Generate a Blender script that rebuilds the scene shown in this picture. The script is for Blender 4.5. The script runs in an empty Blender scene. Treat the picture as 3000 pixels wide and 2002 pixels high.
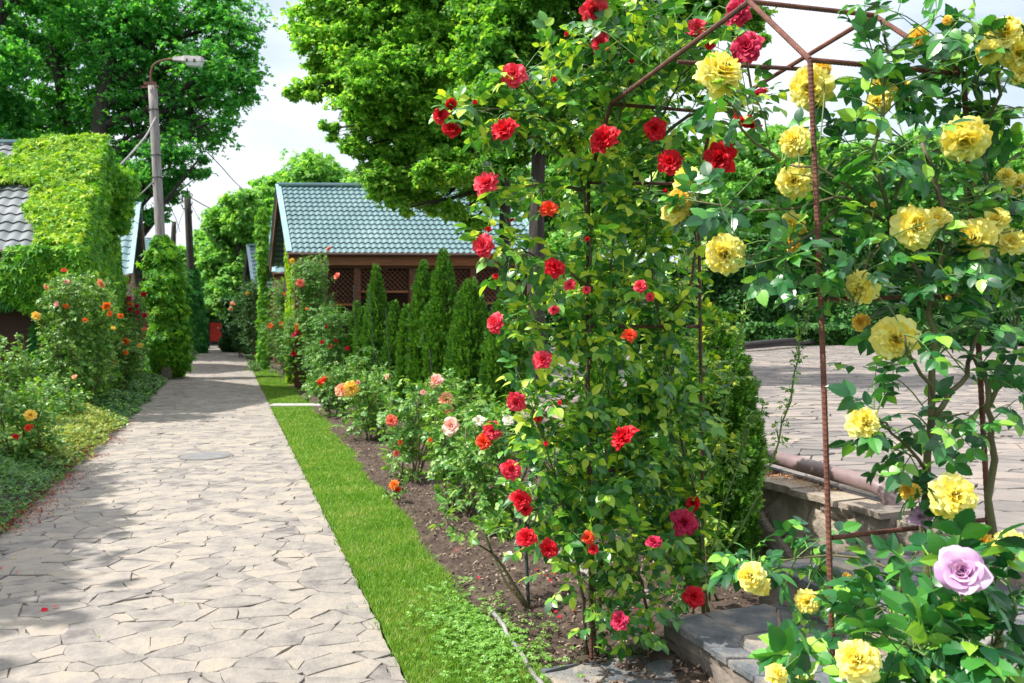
import bpy, math, random
import numpy as np

rng = np.random.default_rng(11)
random.seed(11)
R = math.radians
scene = bpy.context.scene
col = scene.collection

# ---------------------------------------------------------------- camera, sky, sun
PITCH = math.atan(56 / 2500)
H = 1.5
cam = bpy.data.cameras.new('camera')
cam.lens = 30; cam.sensor_width = 36; cam.clip_end = 3000; cam.clip_start = 0.05
cam.dof.use_dof = True; cam.dof.focus_distance = 3.3; cam.dof.aperture_fstop = 7.1
camo = bpy.data.objects.new('camera', cam); col.objects.link(camo)
camo.location = (0, 0, H); camo.rotation_euler = (math.pi / 2 - PITCH, 0, 0)
scene.camera = camo
scene.view_settings.view_transform = 'Standard'
scene.view_settings.look = 'None'
scene.view_settings.exposure = 0.92
scene.view_settings.gamma = 1

SUN_EL = R(52)
SUN_DIR = np.array([-0.93, -0.12]); SUN_DIR /= np.linalg.norm(SUN_DIR)      # horizontal direction to the sun
world = bpy.data.worlds.new('World'); scene.world = world; world.use_nodes = True
nt = world.node_tree; nt.nodes.clear()
out = nt.nodes.new('ShaderNodeOutputWorld'); bg = nt.nodes.new('ShaderNodeBackground')
sky = nt.nodes.new('ShaderNodeTexSky'); sky.sky_type = 'NISHITA'; sky.sun_disc = False
sky.sun_elevation = SUN_EL; sky.sun_rotation = math.atan2(SUN_DIR[0], SUN_DIR[1])
sky.air_density = 1.0; sky.dust_density = 2.5; sky.ozone_density = 1.5
tc = nt.nodes.new('ShaderNodeTexCoord'); mp = nt.nodes.new('ShaderNodeMapping')
mp.inputs['Scale'].default_value = (1, 1, 2.6)
ns = nt.nodes.new('ShaderNodeTexNoise'); ns.inputs['Scale'].default_value = 2.3
ns.inputs['Detail'].default_value = 7; ns.inputs['Roughness'].default_value = 0.55
cr = nt.nodes.new('ShaderNodeValToRGB')
cr.color_ramp.elements[0].position = 0.42; cr.color_ramp.elements[0].color = (0.45, 0.45, 0.45, 1)
cr.color_ramp.elements[1].position = 0.58; cr.color_ramp.elements[1].color = (0.97, 0.97, 0.97, 1)
mx = nt.nodes.new('ShaderNodeMixRGB')
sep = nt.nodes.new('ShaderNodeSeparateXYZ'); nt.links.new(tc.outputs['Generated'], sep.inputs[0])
elr = nt.nodes.new('ShaderNodeValToRGB'); e_ = elr.color_ramp.elements        # clouds brightened overhead, above the view, as added ambient light
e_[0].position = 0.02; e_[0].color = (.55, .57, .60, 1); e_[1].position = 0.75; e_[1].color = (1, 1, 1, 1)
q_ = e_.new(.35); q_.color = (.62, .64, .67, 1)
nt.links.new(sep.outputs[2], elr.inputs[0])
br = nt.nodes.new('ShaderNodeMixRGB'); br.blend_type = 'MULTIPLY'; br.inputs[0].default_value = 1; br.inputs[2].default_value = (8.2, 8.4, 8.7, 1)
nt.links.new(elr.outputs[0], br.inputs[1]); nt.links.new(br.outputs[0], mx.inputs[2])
nt.links.new(tc.outputs['Generated'], mp.inputs[0]); nt.links.new(mp.outputs[0], ns.inputs['Vector'])
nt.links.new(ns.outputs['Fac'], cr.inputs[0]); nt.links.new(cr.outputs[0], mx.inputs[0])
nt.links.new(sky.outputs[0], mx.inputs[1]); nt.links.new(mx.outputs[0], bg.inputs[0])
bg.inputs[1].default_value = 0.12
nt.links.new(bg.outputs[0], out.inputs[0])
sun = bpy.data.lights.new('sun', 'SUN'); sun.energy = 4.4; sun.angle = R(0.5); sun.color = (1, 0.955, 0.885)
suno = bpy.data.objects.new('sun', sun); col.objects.link(suno)
sv = np.array([SUN_DIR[0] * math.cos(SUN_EL), SUN_DIR[1] * math.cos(SUN_EL), math.sin(SUN_EL)])
from mathutils import Vector, Matrix
suno.rotation_euler = Vector(sv).to_track_quat('Z', 'Y').to_euler()

# ---------------------------------------------------------------- pixel <-> place
_f = np.array([0, math.cos(PITCH), -math.sin(PITCH)]); _u = np.array([0, math.sin(PITCH), math.cos(PITCH)])
CAM = np.array([0, 0, H])
def P(px, py, d):
    return CAM + d * (_f + (px - 1500) / 2500 * np.array([1., 0, 0]) - (py - 1001) / 2500 * _u)
def G(px, py, z=0.0):
    v = P(px, py, 1) - CAM
    return CAM + v * ((z - H) / v[2])
def S(o, d, z=0.0):            # a point beside the path: offset o, distance d
    return np.array([o - 0.332 * d, d, z])
def dist_of(py, z=0.0):
    return G(1500, py, z)[1]

# ---------------------------------------------------------------- mesh helpers
def nrm(v):
    v = np.asarray(v, float)
    return v / np.maximum(np.linalg.norm(v, axis=-1, keepdims=True), 1e-9)
class MB:
    def __init__(s): s.V = []; s.L = []; s.C = []; s.M = []; s.n = 0
    def add(s, V, F, m=0):
        V = np.asarray(V, float).reshape(-1, 3)
        L = np.array([i for f in F for i in f]); C = np.array([len(f) for f in F])
        s.raw(V, L, C, m)
    def raw(s, V, L, C, m=0):
        s.V.append(V); s.L.append(L + s.n); s.C.append(C); s.M.append(np.full(len(C), m)); s.n += len(V)
    def inst(s, T, Pn, Rn, Sn, m=0):
        tv, tl, tcn = T; n = len(Pn)
        if n == 0: return
        V = np.einsum('nij,vj->nvi', Rn, tv) * np.asarray(Sn).reshape(-1, 1, 1) + Pn[:, None, :]
        L = (tl[None, :] + (np.arange(n) * len(tv))[:, None]).ravel()
        s.raw(V.reshape(-1, 3), L, np.tile(tcn, n), m)
    def tube(s, pts, rad, sides=6, m=0, caps=True):
        pts = np.asarray(pts, float); k = len(pts)
        rad = np.full(k, rad) if np.isscalar(rad) else np.asarray(rad, float)
        t = nrm(np.gradient(pts, axis=0)); tm = np.abs(t.mean(0)); ref = np.zeros(3); ref[int(np.argmin(tm))] = 1
        x = nrm(np.cross(t, ref)); y = np.cross(t, x)
        a = np.arange(sides) * 2 * np.pi / sides
        V = pts[:, None, :] + rad[:, None, None] * (np.cos(a)[None, :, None] * x[:, None, :] + np.sin(a)[None, :, None] * y[:, None, :])
        i = np.arange(k - 1)[:, None] * sides; j = np.arange(sides)[None, :]; j2 = (j + 1) % sides
        q = np.stack([i + j, i + j2, i + sides + j2, i + sides + j], -1).reshape(-1, 4)
        s.raw(V.reshape(-1, 3), q.ravel(), np.full(len(q), 4), m)
        if caps:
            n0 = s.n - k * sides
            for e, rv in ((0, True), (k - 1, False)):
                idx = np.arange(sides) + n0 + e * sides
                if rv: idx = idx[::-1]
                s.L.append(idx); s.C.append(np.array([sides])); s.M.append(np.array([m]))
    def box(s, c, size, ax=None, m=0):
        # ax: 3x3 rows = local axes
        ax = np.eye(3) if ax is None else np.asarray(ax, float)
        h = np.asarray(size, float) / 2
        sg = np.array([[-1,-1,-1],[1,-1,-1],[1,1,-1],[-1,1,-1],[-1,-1,1],[1,-1,1],[1,1,1],[-1,1,1]])
        V = np.asarray(c, float) + (sg * h) @ ax
        s.add(V, [(0,3,2,1),(4,5,6,7),(0,1,5,4),(1,2,6,5),(2,3,7,6),(3,0,4,7)], m)
    def beam(s, a, b, w, h, up=(0, 0, 1), m=0):
        a = np.asarray(a, float); b = np.asarray(b, float); t = nrm(b - a)
        x = nrm(np.cross(t, up)); z = np.cross(x, t)
        s.box((a + b) / 2, (w, np.linalg.norm(b - a), h), [x, t, z], m)
    def build(s, name, mats, parent=None, smooth=False):
        me = bpy.data.meshes.new(name)
        V = np.concatenate(s.V); L = np.concatenate(s.L); C = np.concatenate(s.C); M = np.concatenate(s.M)
        me.vertices.add(len(V)); me.vertices.foreach_set('co', V.ravel().astype(np.float32))
        me.loops.add(len(L)); me.loops.foreach_set('vertex_index', L.astype(np.int32))
        me.polygons.add(len(C))
        me.polygons.foreach_set('loop_start', np.concatenate([[0], np.cumsum(C)[:-1]]).astype(np.int32))
        mats = mats if isinstance(mats, (list, tuple)) else [mats]
        for mt in mats: me.materials.append(mt)
        me.polygons.foreach_set('material_index', M.astype(np.int32))
        me.polygons.foreach_set('use_smooth', np.full(len(C), smooth))
        me.update(calc_edges=True); me.validate()
        o = bpy.data.objects.new(name, me); col.objects.link(o)
        if parent is not None:
            o.parent = parent
            if parent.type == 'EMPTY' or parent.parent is not None or True:
                o.matrix_parent_inverse = parent_world(parent).inverted()
        return o
def parent_world(o):
    m = Matrix.LocRotScale(o.location, o.rotation_euler, o.scale)
    if o.parent is not None: m = parent_world(o.parent) @ o.matrix_parent_inverse @ m
    return m
def tag(o, label=None, cat=None, group=None, kind=None):
    if label: o['label'] = label
    if cat: o['category'] = cat
    if group: o['group'] = group
    if kind: o['kind'] = kind
    return o
def thing(name, loc, label, cat, group=None):
    o = bpy.data.objects.new(name, None); col.objects.link(o)
    o.empty_display_size = 0.1; o.location = [float(v) for v in loc]
    return tag(o, label, cat, group)
def frames(tip, n):
    y = nrm(tip); x = nrm(np.cross(y, n)); z = np.cross(x, y)
    return np.stack([x, y, z], -1)
def crom(pts, n):
    p = np.asarray(pts, float); k = len(p)
    if k == 2: return p[0] + (p[1] - p[0]) * np.linspace(0, 1, n)[:, None]
    pp = np.vstack([2 * p[0] - p[1], p, 2 * p[-1] - p[-2]])
    t = np.linspace(0, k - 1 - 1e-6, n); i = t.astype(int); f = (t - i)[:, None]
    a, b, c, d = pp[i], pp[i + 1], pp[i + 2], pp[i + 3]
    return 0.5 * (2 * b + (c - a) * f + (2 * a - 5 * b + 4 * c - d) * f ** 2 + (3 * b - a - 3 * c + d) * f ** 3)
def rdir(n, zb=0.0):
    v = rng.normal(size=(n, 3)); v = nrm(v); v[:, 2] += zb
    return nrm(v)

# ---------------------------------------------------------------- materials
def mat(name):
    m = bpy.data.materials.new(name); m.use_nodes = True
    n = m.node_tree.nodes; b = n['Principled BSDF']
    return m, m.node_tree, b
def N(t, kind, **kw):
    n = t.nodes.new(kind)
    for k, v in kw.items():
        if k in n.inputs: n.inputs[k].default_value = v
        else: setattr(n, k, v)
    return n
def ramp(t, src, stops):
    r = t.nodes.new('ShaderNodeValToRGB'); e = r.color_ramp.elements
    while len(e) > 1: e.remove(e[-1])
    e[0].position = stops[0][0]; e[0].color = (*stops[0][1], 1)
    for p, c in stops[1:]:
        q = e.new(p); q.color = (*c, 1)
    t.links.new(src, r.inputs[0]); return r
def noise_mat(name, stops, scale=5, detail=6, rough=0.8, bump=0.3, bscale=None, metallic=0, stretch=None, dist=0.02, island=0.0):
    m, t, b = mat(name)
    c = N(t, 'ShaderNodeTexCoord'); mpn = N(t, 'ShaderNodeMapping')
    if stretch: mpn.inputs['Scale'].default_value = stretch
    t.links.new(c.outputs['Object'], mpn.inputs[0])
    n1 = N(t, 'ShaderNodeTexNoise', Scale=scale, Detail=detail, Roughness=0.6); t.links.new(mpn.outputs[0], n1.inputs['Vector'])
    src = n1.outputs['Fac']
    if island:
        g = N(t, 'ShaderNodeNewGeometry'); ma = N(t, 'ShaderNodeMath', operation='MULTIPLY_ADD')
        t.links.new(g.outputs['Random Per Island'], ma.inputs[0]); ma.inputs[1].default_value = island
        mb = N(t, 'ShaderNodeMath', operation='SUBTRACT'); t.links.new(src, mb.inputs[0]); mb.inputs[1].default_value = island / 2
        t.links.new(mb.outputs[0], ma.inputs[2]); src = ma.outputs[0]
    r = ramp(t, src, stops); t.links.new(r.outputs[0], b.inputs['Base Color'])
    b.inputs['Roughness'].default_value = rough; b.inputs['Metallic'].default_value = metallic
    if bump:
        n2 = N(t, 'ShaderNodeTexNoise', Scale=bscale or scale * 4, Detail=8, Roughness=0.65); t.links.new(mpn.outputs[0], n2.inputs['Vector'])
        bp = N(t, 'ShaderNodeBump', Strength=bump, Distance=dist); t.links.new(n2.outputs['Fac'], bp.inputs['Height'])
        t.links.new(bp.outputs[0], b.inputs['Normal'])
    return m
LB_ = 1.25
def leaf_mat(name, stops, trans=0.35, rough=0.42, spec=0.5, tint=(1.3, 1.25, 0.5), patch=0.25, pscale=1.2):
    stops = [(p_, tuple(min(.9, v_ * LB_) for v_ in c_)) for p_, c_ in stops]
    m, t, b = mat(name); o = t.nodes['Material Output']
    g = N(t, 'ShaderNodeNewGeometry'); c = N(t, 'ShaderNodeTexCoord')
    n1 = N(t, 'ShaderNodeTexNoise', Scale=pscale, Detail=2); t.links.new(c.outputs['Object'], n1.inputs['Vector'])
    sub = N(t, 'ShaderNodeMath', operation='MULTIPLY_ADD'); t.links.new(n1.outputs['Fac'], sub.inputs[0])
    sub.inputs[1].default_value = patch * 2; sub.inputs[2].default_value = -patch
    ad = N(t, 'ShaderNodeMath', operation='ADD'); ad.use_clamp = True
    t.links.new(g.outputs['Random Per Island'], ad.inputs[0]); t.links.new(sub.outputs[0], ad.inputs[1])
    r = ramp(t, ad.outputs[0], stops)
    t.links.new(r.outputs[0], b.inputs['Base Color'])
    b.inputs['Roughness'].default_value = rough; b.inputs['Specular IOR Level'].default_value = spec
    tr = N(t, 'ShaderNodeBsdfTranslucent'); mu = N(t, 'ShaderNodeMixRGB', blend_type='MULTIPLY')
    mu.inputs[0].default_value = 1; mu.inputs[2].default_value = (*tint, 1); t.links.new(r.outputs[0], mu.inputs[1])
    t.links.new(mu.outputs[0], tr.inputs[0])
    mi = N(t, 'ShaderNodeMixShader'); mi.inputs[0].default_value = trans
    t.links.new(b.outputs[0], mi.inputs[1]); t.links.new(tr.outputs[0], mi.inputs[2]); t.links.new(mi.outputs[0], o.inputs[0])
    return m
def petal_mat(name, c1, c2, trans=0.3):
    c1 = tuple(v / LB_ for v in c1); c2 = tuple(v / LB_ for v in c2)
    return leaf_mat(name, [(0, c1), (1, c2)], trans=trans, rough=0.55, spec=0.25, tint=(1.2, 1.08, 0.75), patch=0.15, pscale=25)

M = {}
M['rose_leaf'] = leaf_mat('rose_leaf', [(0, (.015, .08, .018)), (.42, (.045, .18, .028)), (.68, (.14, .33, .035)), (.88, (.32, .48, .045)), (1, (.46, .56, .05))], rough=0.36, spec=0.7)
M['rose_leaf_dark'] = leaf_mat('rose_leaf_dark', [(0, (.008, .06, .02)), (.45, (.022, .13, .03)), (.8, (.07, .26, .035)), (1, (.26, .48, .05))], rough=0.36, spec=0.75, trans=0.28)
M['rose_leaf_yellow'] = leaf_mat('rose_leaf_yellow', [(0, (.035, .11, .015)), (.4, (.11, .24, .02)), (.8, (.26, .38, .03)), (1, (.45, .42, .05))], rough=0.38, trans=0.4)
M['bed_leaf'] = leaf_mat('bed_leaf', [(0, (.03, .12, .02)), (.5, (.09, .24, .035)), (1, (.27, .40, .08))], rough=0.38, spec=0.45)
M['bed_leaf_far'] = leaf_mat('bed_leaf_far', [(0, (.028, .11, .02)), (.5, (.07, .21, .035)), (1, (.20, .35, .07))], rough=0.45, spec=.35)
M['oak'] = leaf_mat('oak_leaf', [(0, (.020, .13, .035)), (.5, (.05, .26, .055)), (1, (.15, .42, .08))], trans=0.56, tint=(1.6, 1.35, .5), rough=0.5, spec=0.3)
M['linden'] = leaf_mat('linden_leaf', [(0, (.06, .20, .03)), (.45, (.13, .34, .045)), (1, (.36, .54, .09))], trans=0.6, tint=(1.25, 1.25, .6), rough=0.5, spec=0.3, pscale=.5)
M['linden_dark'] = leaf_mat('linden_leaf_dark', [(0, (.035, .14, .022)), (.5, (.08, .27, .035)), (1, (.22, .42, .06))], trans=0.55, tint=(1.5, 1.25, .5), rough=0.5, spec=0.3, pscale=.5)
M['far_leaf'] = leaf_mat('far_leaf', [(0, (.08, .24, .05)), (.5, (.16, .38, .08)), (1, (.33, .54, .14))], trans=0.45, rough=0.6, spec=0.25, pscale=.4)
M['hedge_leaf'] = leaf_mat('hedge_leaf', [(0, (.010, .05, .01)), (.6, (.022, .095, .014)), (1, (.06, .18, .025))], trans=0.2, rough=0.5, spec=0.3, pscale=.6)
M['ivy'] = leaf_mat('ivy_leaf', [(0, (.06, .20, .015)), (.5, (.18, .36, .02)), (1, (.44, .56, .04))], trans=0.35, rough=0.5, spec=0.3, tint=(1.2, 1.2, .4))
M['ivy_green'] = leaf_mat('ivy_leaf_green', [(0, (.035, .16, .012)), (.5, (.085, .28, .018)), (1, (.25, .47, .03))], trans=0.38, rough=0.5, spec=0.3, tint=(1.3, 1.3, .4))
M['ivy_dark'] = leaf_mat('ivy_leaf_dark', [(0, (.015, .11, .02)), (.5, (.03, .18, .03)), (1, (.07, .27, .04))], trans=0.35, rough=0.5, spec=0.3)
M['thuja'] = leaf_mat('thuja_spray', [(0, (.018, .07, .01)), (.55, (.045, .155, .016)), (1, (.15, .31, .03))], trans=0.3, rough=0.55, spec=0.25, pscale=3)
M['cover'] = leaf_mat('cover_leaf', [(0, (.018, .07, .018)), (.5, (.045, .155, .025)), (1, (.15, .29, .04))], trans=0.3, rough=0.4, pscale=1.5)
M['cover_gold'] = leaf_mat('cover_leaf_gold', [(0, (.06, .16, .02)), (.5, (.18, .27, .03)), (1, (.42, .40, .06))], trans=0.3, rough=0.45, pscale=1.5)
M['grass'] = leaf_mat('grass_blade', [(0, (.05, .145, .012)), (.45, (.115, .26, .024)), (.86, (.22, .37, .05)), (1, (.40, .36, .15))], trans=0.35, rough=0.5, spec=0.3, pscale=3, patch=.35)
M['clover'] = leaf_mat('clover_leaf', [(0, (.09, .23, .03)), (1, (.20, .38, .06))], trans=0.35)
M['red_litter'] = leaf_mat('red_litter', [(0, (.14, .015, .010)), (.6, (.27, .04, .022)), (1, (.34, .13, .05))], trans=0.1)
M['soil'] = noise_mat('soil', [(.3, (.035, .022, .015)), (.55, (.075, .05, .035)), (.75, (.15, .11, .08))], scale=14, detail=10, rough=.95, bump=1, bscale=45)
M['chip'] = noise_mat('bark_chip', [(.2, (.05, .03, .02)), (.5, (.12, .08, .055)), (.8, (.34, .26, .19))], scale=6, rough=.9, bump=.3, island=.8)
M['turf'] = noise_mat('turf', [(.3, (.05, .11, .01)), (.7, (.13, .25, .02))], scale=20, rough=.95, bump=.6)
M['earth'] = noise_mat('earth', [(.35, (.04, .09, .02)), (.6, (.07, .14, .03)), (.75, (.10, .09, .05))], scale=1.5, rough=1, bump=.5)
M['flag'] = noise_mat('flagstone', [(.22, (.125, .112, .105)), (.36, (.20, .18, .163)), (.5, (.255, .228, .20)), (.62, (.295, .258, .216)), (.85, (.34, .288, .222))], scale=6.5, detail=14, rough=.8, bump=.9, bscale=26, island=.30, dist=.012)
M['flag_plaza'] = noise_mat('plaza_flagstone', [(.2, (.125, .112, .105)), (.45, (.18, .16, .145)), (.65, (.235, .20, .175)), (.85, (.285, .235, .19))], scale=2.2, detail=9, rough=.8, bump=.4, bscale=18, island=.5, dist=.015)
M['mortar'] = noise_mat('mortar', [(.3, (.11, .095, .085)), (.6, (.19, .17, .15))], scale=9, rough=.95, bump=.6)
M['slate'] = noise_mat('slate', [(.28, (.07, .08, .09)), (.45, (.13, .14, .15)), (.58, (.24, .22, .20)), (.75, (.40, .33, .25))], scale=7, detail=14, rough=.7, bump=1, bscale=16, island=.35, dist=.03)
M['wallstone'] = noise_mat('wallstone', [(.25, (.12, .10, .085)), (.45, (.24, .20, .16)), (.65, (.36, .30, .23)), (.85, (.46, .38, .27))], scale=4, detail=10, rough=.85, bump=1, bscale=11, island=.45, dist=.03)
M['concrete'] = noise_mat('concrete', [(.3, (.30, .28, .26)), (.7, (.46, .44, .40))], scale=12, rough=.9, bump=.4)
M['rust'] = noise_mat('rusty_steel', [(.3, (.07, .025, .018)), (.5, (.14, .05, .034)), (.75, (.22, .085, .055))], scale=30, rough=.75, bump=.5, bscale=200, metallic=.2, dist=.002)
M['rust_dark'] = noise_mat('rusty_steel_dark', [(.3, (.05, .022, .018)), (.5, (.11, .045, .032)), (.75, (.17, .07, .05))], scale=30, rough=.75, bump=.5, bscale=200, metallic=.2, dist=.002)
M['pipe'] = noise_mat('painted_pipe', [(.3, (.14, .095, .095)), (.6, (.21, .15, .148)), (.8, (.27, .205, .20))], scale=5, rough=.45, bump=.15)
M['black'] = noise_mat('black_metal', [(.3, (.02, .018, .018)), (.7, (.05, .042, .04))], scale=8, rough=.6, bump=.2)
M['hose'] = noise_mat('hose', [(.3, (.16, .15, .15)), (.7, (.27, .26, .25))], scale=8, rough=.55, bump=.1)
M['stake'] = noise_mat('stake_green', [(.3, (.02, .028, .025)), (.7, (.045, .06, .05))], scale=30, rough=.6, bump=.1)
M['cane'] = noise_mat('rose_cane', [(.3, (.07, .045, .03)), (.5, (.10, .09, .035)), (.75, (.12, .16, .045))], scale=6, rough=.6, bump=.3, bscale=60)
M['cane_green'] = noise_mat('green_cane', [(.3, (.07, .13, .03)), (.7, (.14, .24, .06))], scale=6, rough=.5, bump=.1)
M['bark'] = noise_mat('bark', [(.3, (.022, .018, .015)), (.6, (.06, .05, .042)), (.8, (.12, .10, .085))], scale=5, rough=.95, bump=1, bscale=9, stretch=(4, 4, .7), dist=.05)
M['pole_wood'] = noise_mat('weathered_wood', [(.3, (.12, .105, .10)), (.5, (.26, .235, .225)), (.75, (.42, .39, .37))], scale=4, rough=.9, bump=.8, bscale=10, stretch=(6, 6, .4))
M['roof'] = noise_mat('roof_metal', [(.3, (.065, .135, .15)), (.5, (.10, .185, .20)), (.75, (.15, .24, .25))], scale=.8, rough=.44, bump=.05, bscale=5, metallic=.0)
M['roof_grey'] = noise_mat('roof_metal_weathered', [(.3, (.07, .085, .09)), (.5, (.12, .14, .15)), (.75, (.20, .21, .22))], scale=1.6, rough=.5, bump=.1)
M['trim'] = noise_mat('roof_trim', [(.3, (.18, .30, .33)), (.7, (.26, .40, .43))], scale=3, rough=.4, bump=.05)
M['wood'] = noise_mat('brown_wood', [(.3, (.055, .02, .009)), (.55, (.13, .045, .018)), (.8, (.21, .08, .03))], scale=3, rough=.6, bump=.4, bscale=8, stretch=(.5, 8, 8))
M['wood_orange'] = noise_mat('orange_wood', [(.3, (.17, .055, .018)), (.55, (.26, .09, .03)), (.8, (.36, .14, .05))], scale=3, rough=.5, bump=.3, bscale=8, stretch=(.5, 8, 8))
M['wood_dark'] = noise_mat('dark_wood', [(.3, (.03, .012, .007)), (.7, (.07, .028, .015))], scale=3, rough=.7, bump=.4, stretch=(.5, 8, 8))
M['plaster'] = noise_mat('plaster', [(.3, (.38, .27, .20)), (.7, (.48, .36, .28))], scale=4, rough=.9, bump=.2)
M['glass_dark'] = noise_mat('window_glass', [(.3, (.02, .025, .03)), (.7, (.04, .05, .055))], scale=1, rough=.08, bump=0)
M['lamp_metal'] = noise_mat('lamp_metal', [(.3, (.32, .29, .29)), (.7, (.46, .43, .42))], scale=8, rough=.5, bump=.1)
M['lamp_glass'] = noise_mat('lamp_glass', [(.3, (.55, .56, .57)), (.7, (.7, .7, .7))], scale=3, rough=.15, bump=0)
M['wire'] = noise_mat('wire', [(.3, (.18, .17, .16)), (.7, (.3, .28, .27))], scale=3, rough=.6, bump=0)
M['red_paint'] = noise_mat('red_paint', [(.3, (.55, .02, .015)), (.7, (.70, .04, .025))], scale=2, rough=.5, bump=.1)
M['red_brown'] = noise_mat('red_brown_paint', [(.3, (.05, .02, .015)), (.7, (.12, .04, .03))], scale=2, rough=.5, bump=.1)
M['cover_iron'] = noise_mat('cover_slate', [(.3, (.13, .13, .14)), (.7, (.21, .205, .20))], scale=8, rough=.6, bump=.4)
PET = {
 'red': petal_mat('petal_red', (.50, .004, .012), (.76, .02, .04)),
 'pinkred': petal_mat('petal_pinkred', (.66, .015, .05), (.86, .10, .15)),
 'crimson': petal_mat('petal_crimson', (.45, .01, .06), (.65, .05, .13)),
 'orangered': petal_mat('petal_orangered', (.70, .03, .02), (.85, .13, .03)),
 'orange': petal_mat('petal_orange', (.80, .14, .02), (.88, .30, .05)),
 'coral': petal_mat('petal_coral', (.78, .13, .08), (.86, .30, .20)),
 'peach': petal_mat('petal_peach', (.85, .36, .20), (.88, .52, .34)),
 'gold': petal_mat('petal_gold', (.90, .55, .07), (.95, .74, .16)),
 'yellow': petal_mat('petal_yellow', (.95, .74, .08), (.98, .91, .38)),
 'pink': petal_mat('petal_pink', (.83, .36, .34), (.90, .56, .50)),
 'palepink': petal_mat('petal_palepink', (.86, .46, .42), (.92, .68, .60)),
 'white': petal_mat('petal_white', (.78, .78, .66), (.88, .88, .80)),
 'lilac': petal_mat('petal_lilac', (.58, .32, .60), (.74, .52, .76)),
}

# ---------------------------------------------------------------- leaf templates (y = tip, z = normal)
def leaf_T(nseg=4, width=.6, fold=.18, curl=.15, p=.8):
    V = [(0, 0, 0)]; F = []
    prev = None
    for i in range(1, nseg):
        t = i / nseg; w = width / 2 * math.sin(math.pi * t ** p) ** .85; z = -curl * t * t
        b = len(V); V += [(-w, t, z + fold * w), (0, t, z), (w, t, z + fold * w)]
        if prev is None: F += [(0, b + 1, b), (0, b + 2, b + 1)]
        else: F += [(prev, prev + 1, b + 1, b), (prev + 1, prev + 2, b + 2, b + 1)]
        prev = b
    e = len(V); V.append((0, 1, -curl * 1.3)); F += [(prev, prev + 1, e), (prev + 1, prev + 2, e)]
    return np.array(V, float), F
def T_of(V, F):
    return (np.asarray(V, float), np.array([i for f in F for i in f]), np.array([len(f) for f in F]))
def compound_T(leaf, pairs=2, seed=0):
    r = np.random.default_rng(seed); lv, lf = leaf
    V = []; F = []; n = 0
    w = .012
    V += [(-w, 0, 0), (w, 0, 0), (w, .6, -.02), (-w, .6, -.02)]; F.append((0, 1, 2, 3)); n = 4
    items = [(.58, 0, .44, 0)]
    for k in range(pairs):
        y = .50 - .25 * k
        for sgn in (-1, 1):
            items.append((y + r.uniform(-.03, .03), sgn * (62 + r.uniform(-12, 12)), (.40 - .07 * k) * r.uniform(.9, 1.1), sgn))
    for y, ang, L, sgn in items:
        a = R(ang + r.uniform(-8, 8)); tilt = r.uniform(-.35, .35)
        ca, sa = math.cos(a), math.sin(a); ct, st = math.cos(tilt), math.sin(tilt)
        q = lv * L
        x = q[:, 0] * ct + q[:, 2] * st; z = -q[:, 0] * st + q[:, 2] * ct
        x2 = x * ca + q[:, 1] * sa; y2 = -x * sa + q[:, 1] * ca
        z2 = z - abs(r.uniform(0, .3)) * np.hypot(x2, y2) * (1 if sgn else .5)
        V += list(zip(x2, y2 + y, z2 - .02)); F += [tuple(i + n for i in f) for f in lf]; n = len(V)
    return T_of(V, F)
def serrate(T, k=.05):
    V, F = T; V = V.copy(); r = np.random.default_rng(0)
    for i in range(1, len(V) - 1, 3):
        s = 1 + k * (1 if (i // 3) % 2 else -1); V[i, 0] *= s; V[i + 2, 0] *= s; V[i, 2] += .004 * (1 if (i // 3) % 2 else -1); V[i + 2, 2] += .004 * (1 if (i // 3) % 2 else -1)
    return V, F
LF_HI = serrate(leaf_T(11, .66, .22, .20, .78)); LF_MD = leaf_T(4, .66, .22, .15); LF_LO = leaf_T(2, .66, .25, .12, 1)
CT_HI = [compound_T(LF_HI, 2, s) for s in range(5)]
CT_MD = [compound_T(LF_MD, 2, s) for s in range(4)]
CT_LO = [compound_T(LF_LO, 2, s) for s in range(3)]
CT_FERN = [compound_T(LF_MD, 2, s) for s in (21, 22)]
SINGLE = T_of(*leaf_T(4, .62, .2, .15))
def lobed_T(seed=0, lobes=5, deep=.45):
    r = np.random.default_rng(seed); V = [(0, .12, 0)]; F = []
    k = lobes * 2 + 1
    for i in range(k):
        a = R(-140 + 280 * i / (k - 1)); tip = i % 2 == 1
        rad = (.55 if tip else .55 * deep) * (1 + .45 * math.cos(a)) * r.uniform(.92, 1.08)
        V.append((math.sin(a) * rad, .12 + math.cos(a) * rad, (-.12 if tip else .03) * r.uniform(.5, 1.3)))
    for i in range(1, k): F.append((0, i + 1, i))
    return T_of(V, F)
IVY = [lobed_T(s) for s in range(3)]
def cluster_T(k, seed, size=(.5, .9)):       # a twig end: a rosette of k plain leaves
    r = np.random.default_rng(seed); V = []; F = []; n = 0
    lv, lf = leaf_T(2, .75, .2, .2, 1)
    for i in range(k):
        a = 2 * math.pi * i / k + r.uniform(-.4, .4); e = r.uniform(-.5, .35); L = r.uniform(*size)
        q = lv * L
        y = q[:, 1] * math.cos(e) - q[:, 2] * math.sin(e); z = q[:, 1] * math.sin(e) + q[:, 2] * math.cos(e); x = q[:, 0]
        V += list(zip(x * math.cos(a) + y * math.sin(a), -x * math.sin(a) + y * math.cos(a), z + r.uniform(-.15, .15)))
        F += [tuple(j + n for j in f) for f in lf]; n = len(V)
    return T_of(V, F)
CL = [cluster_T(5, s) for s in range(4)]
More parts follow.
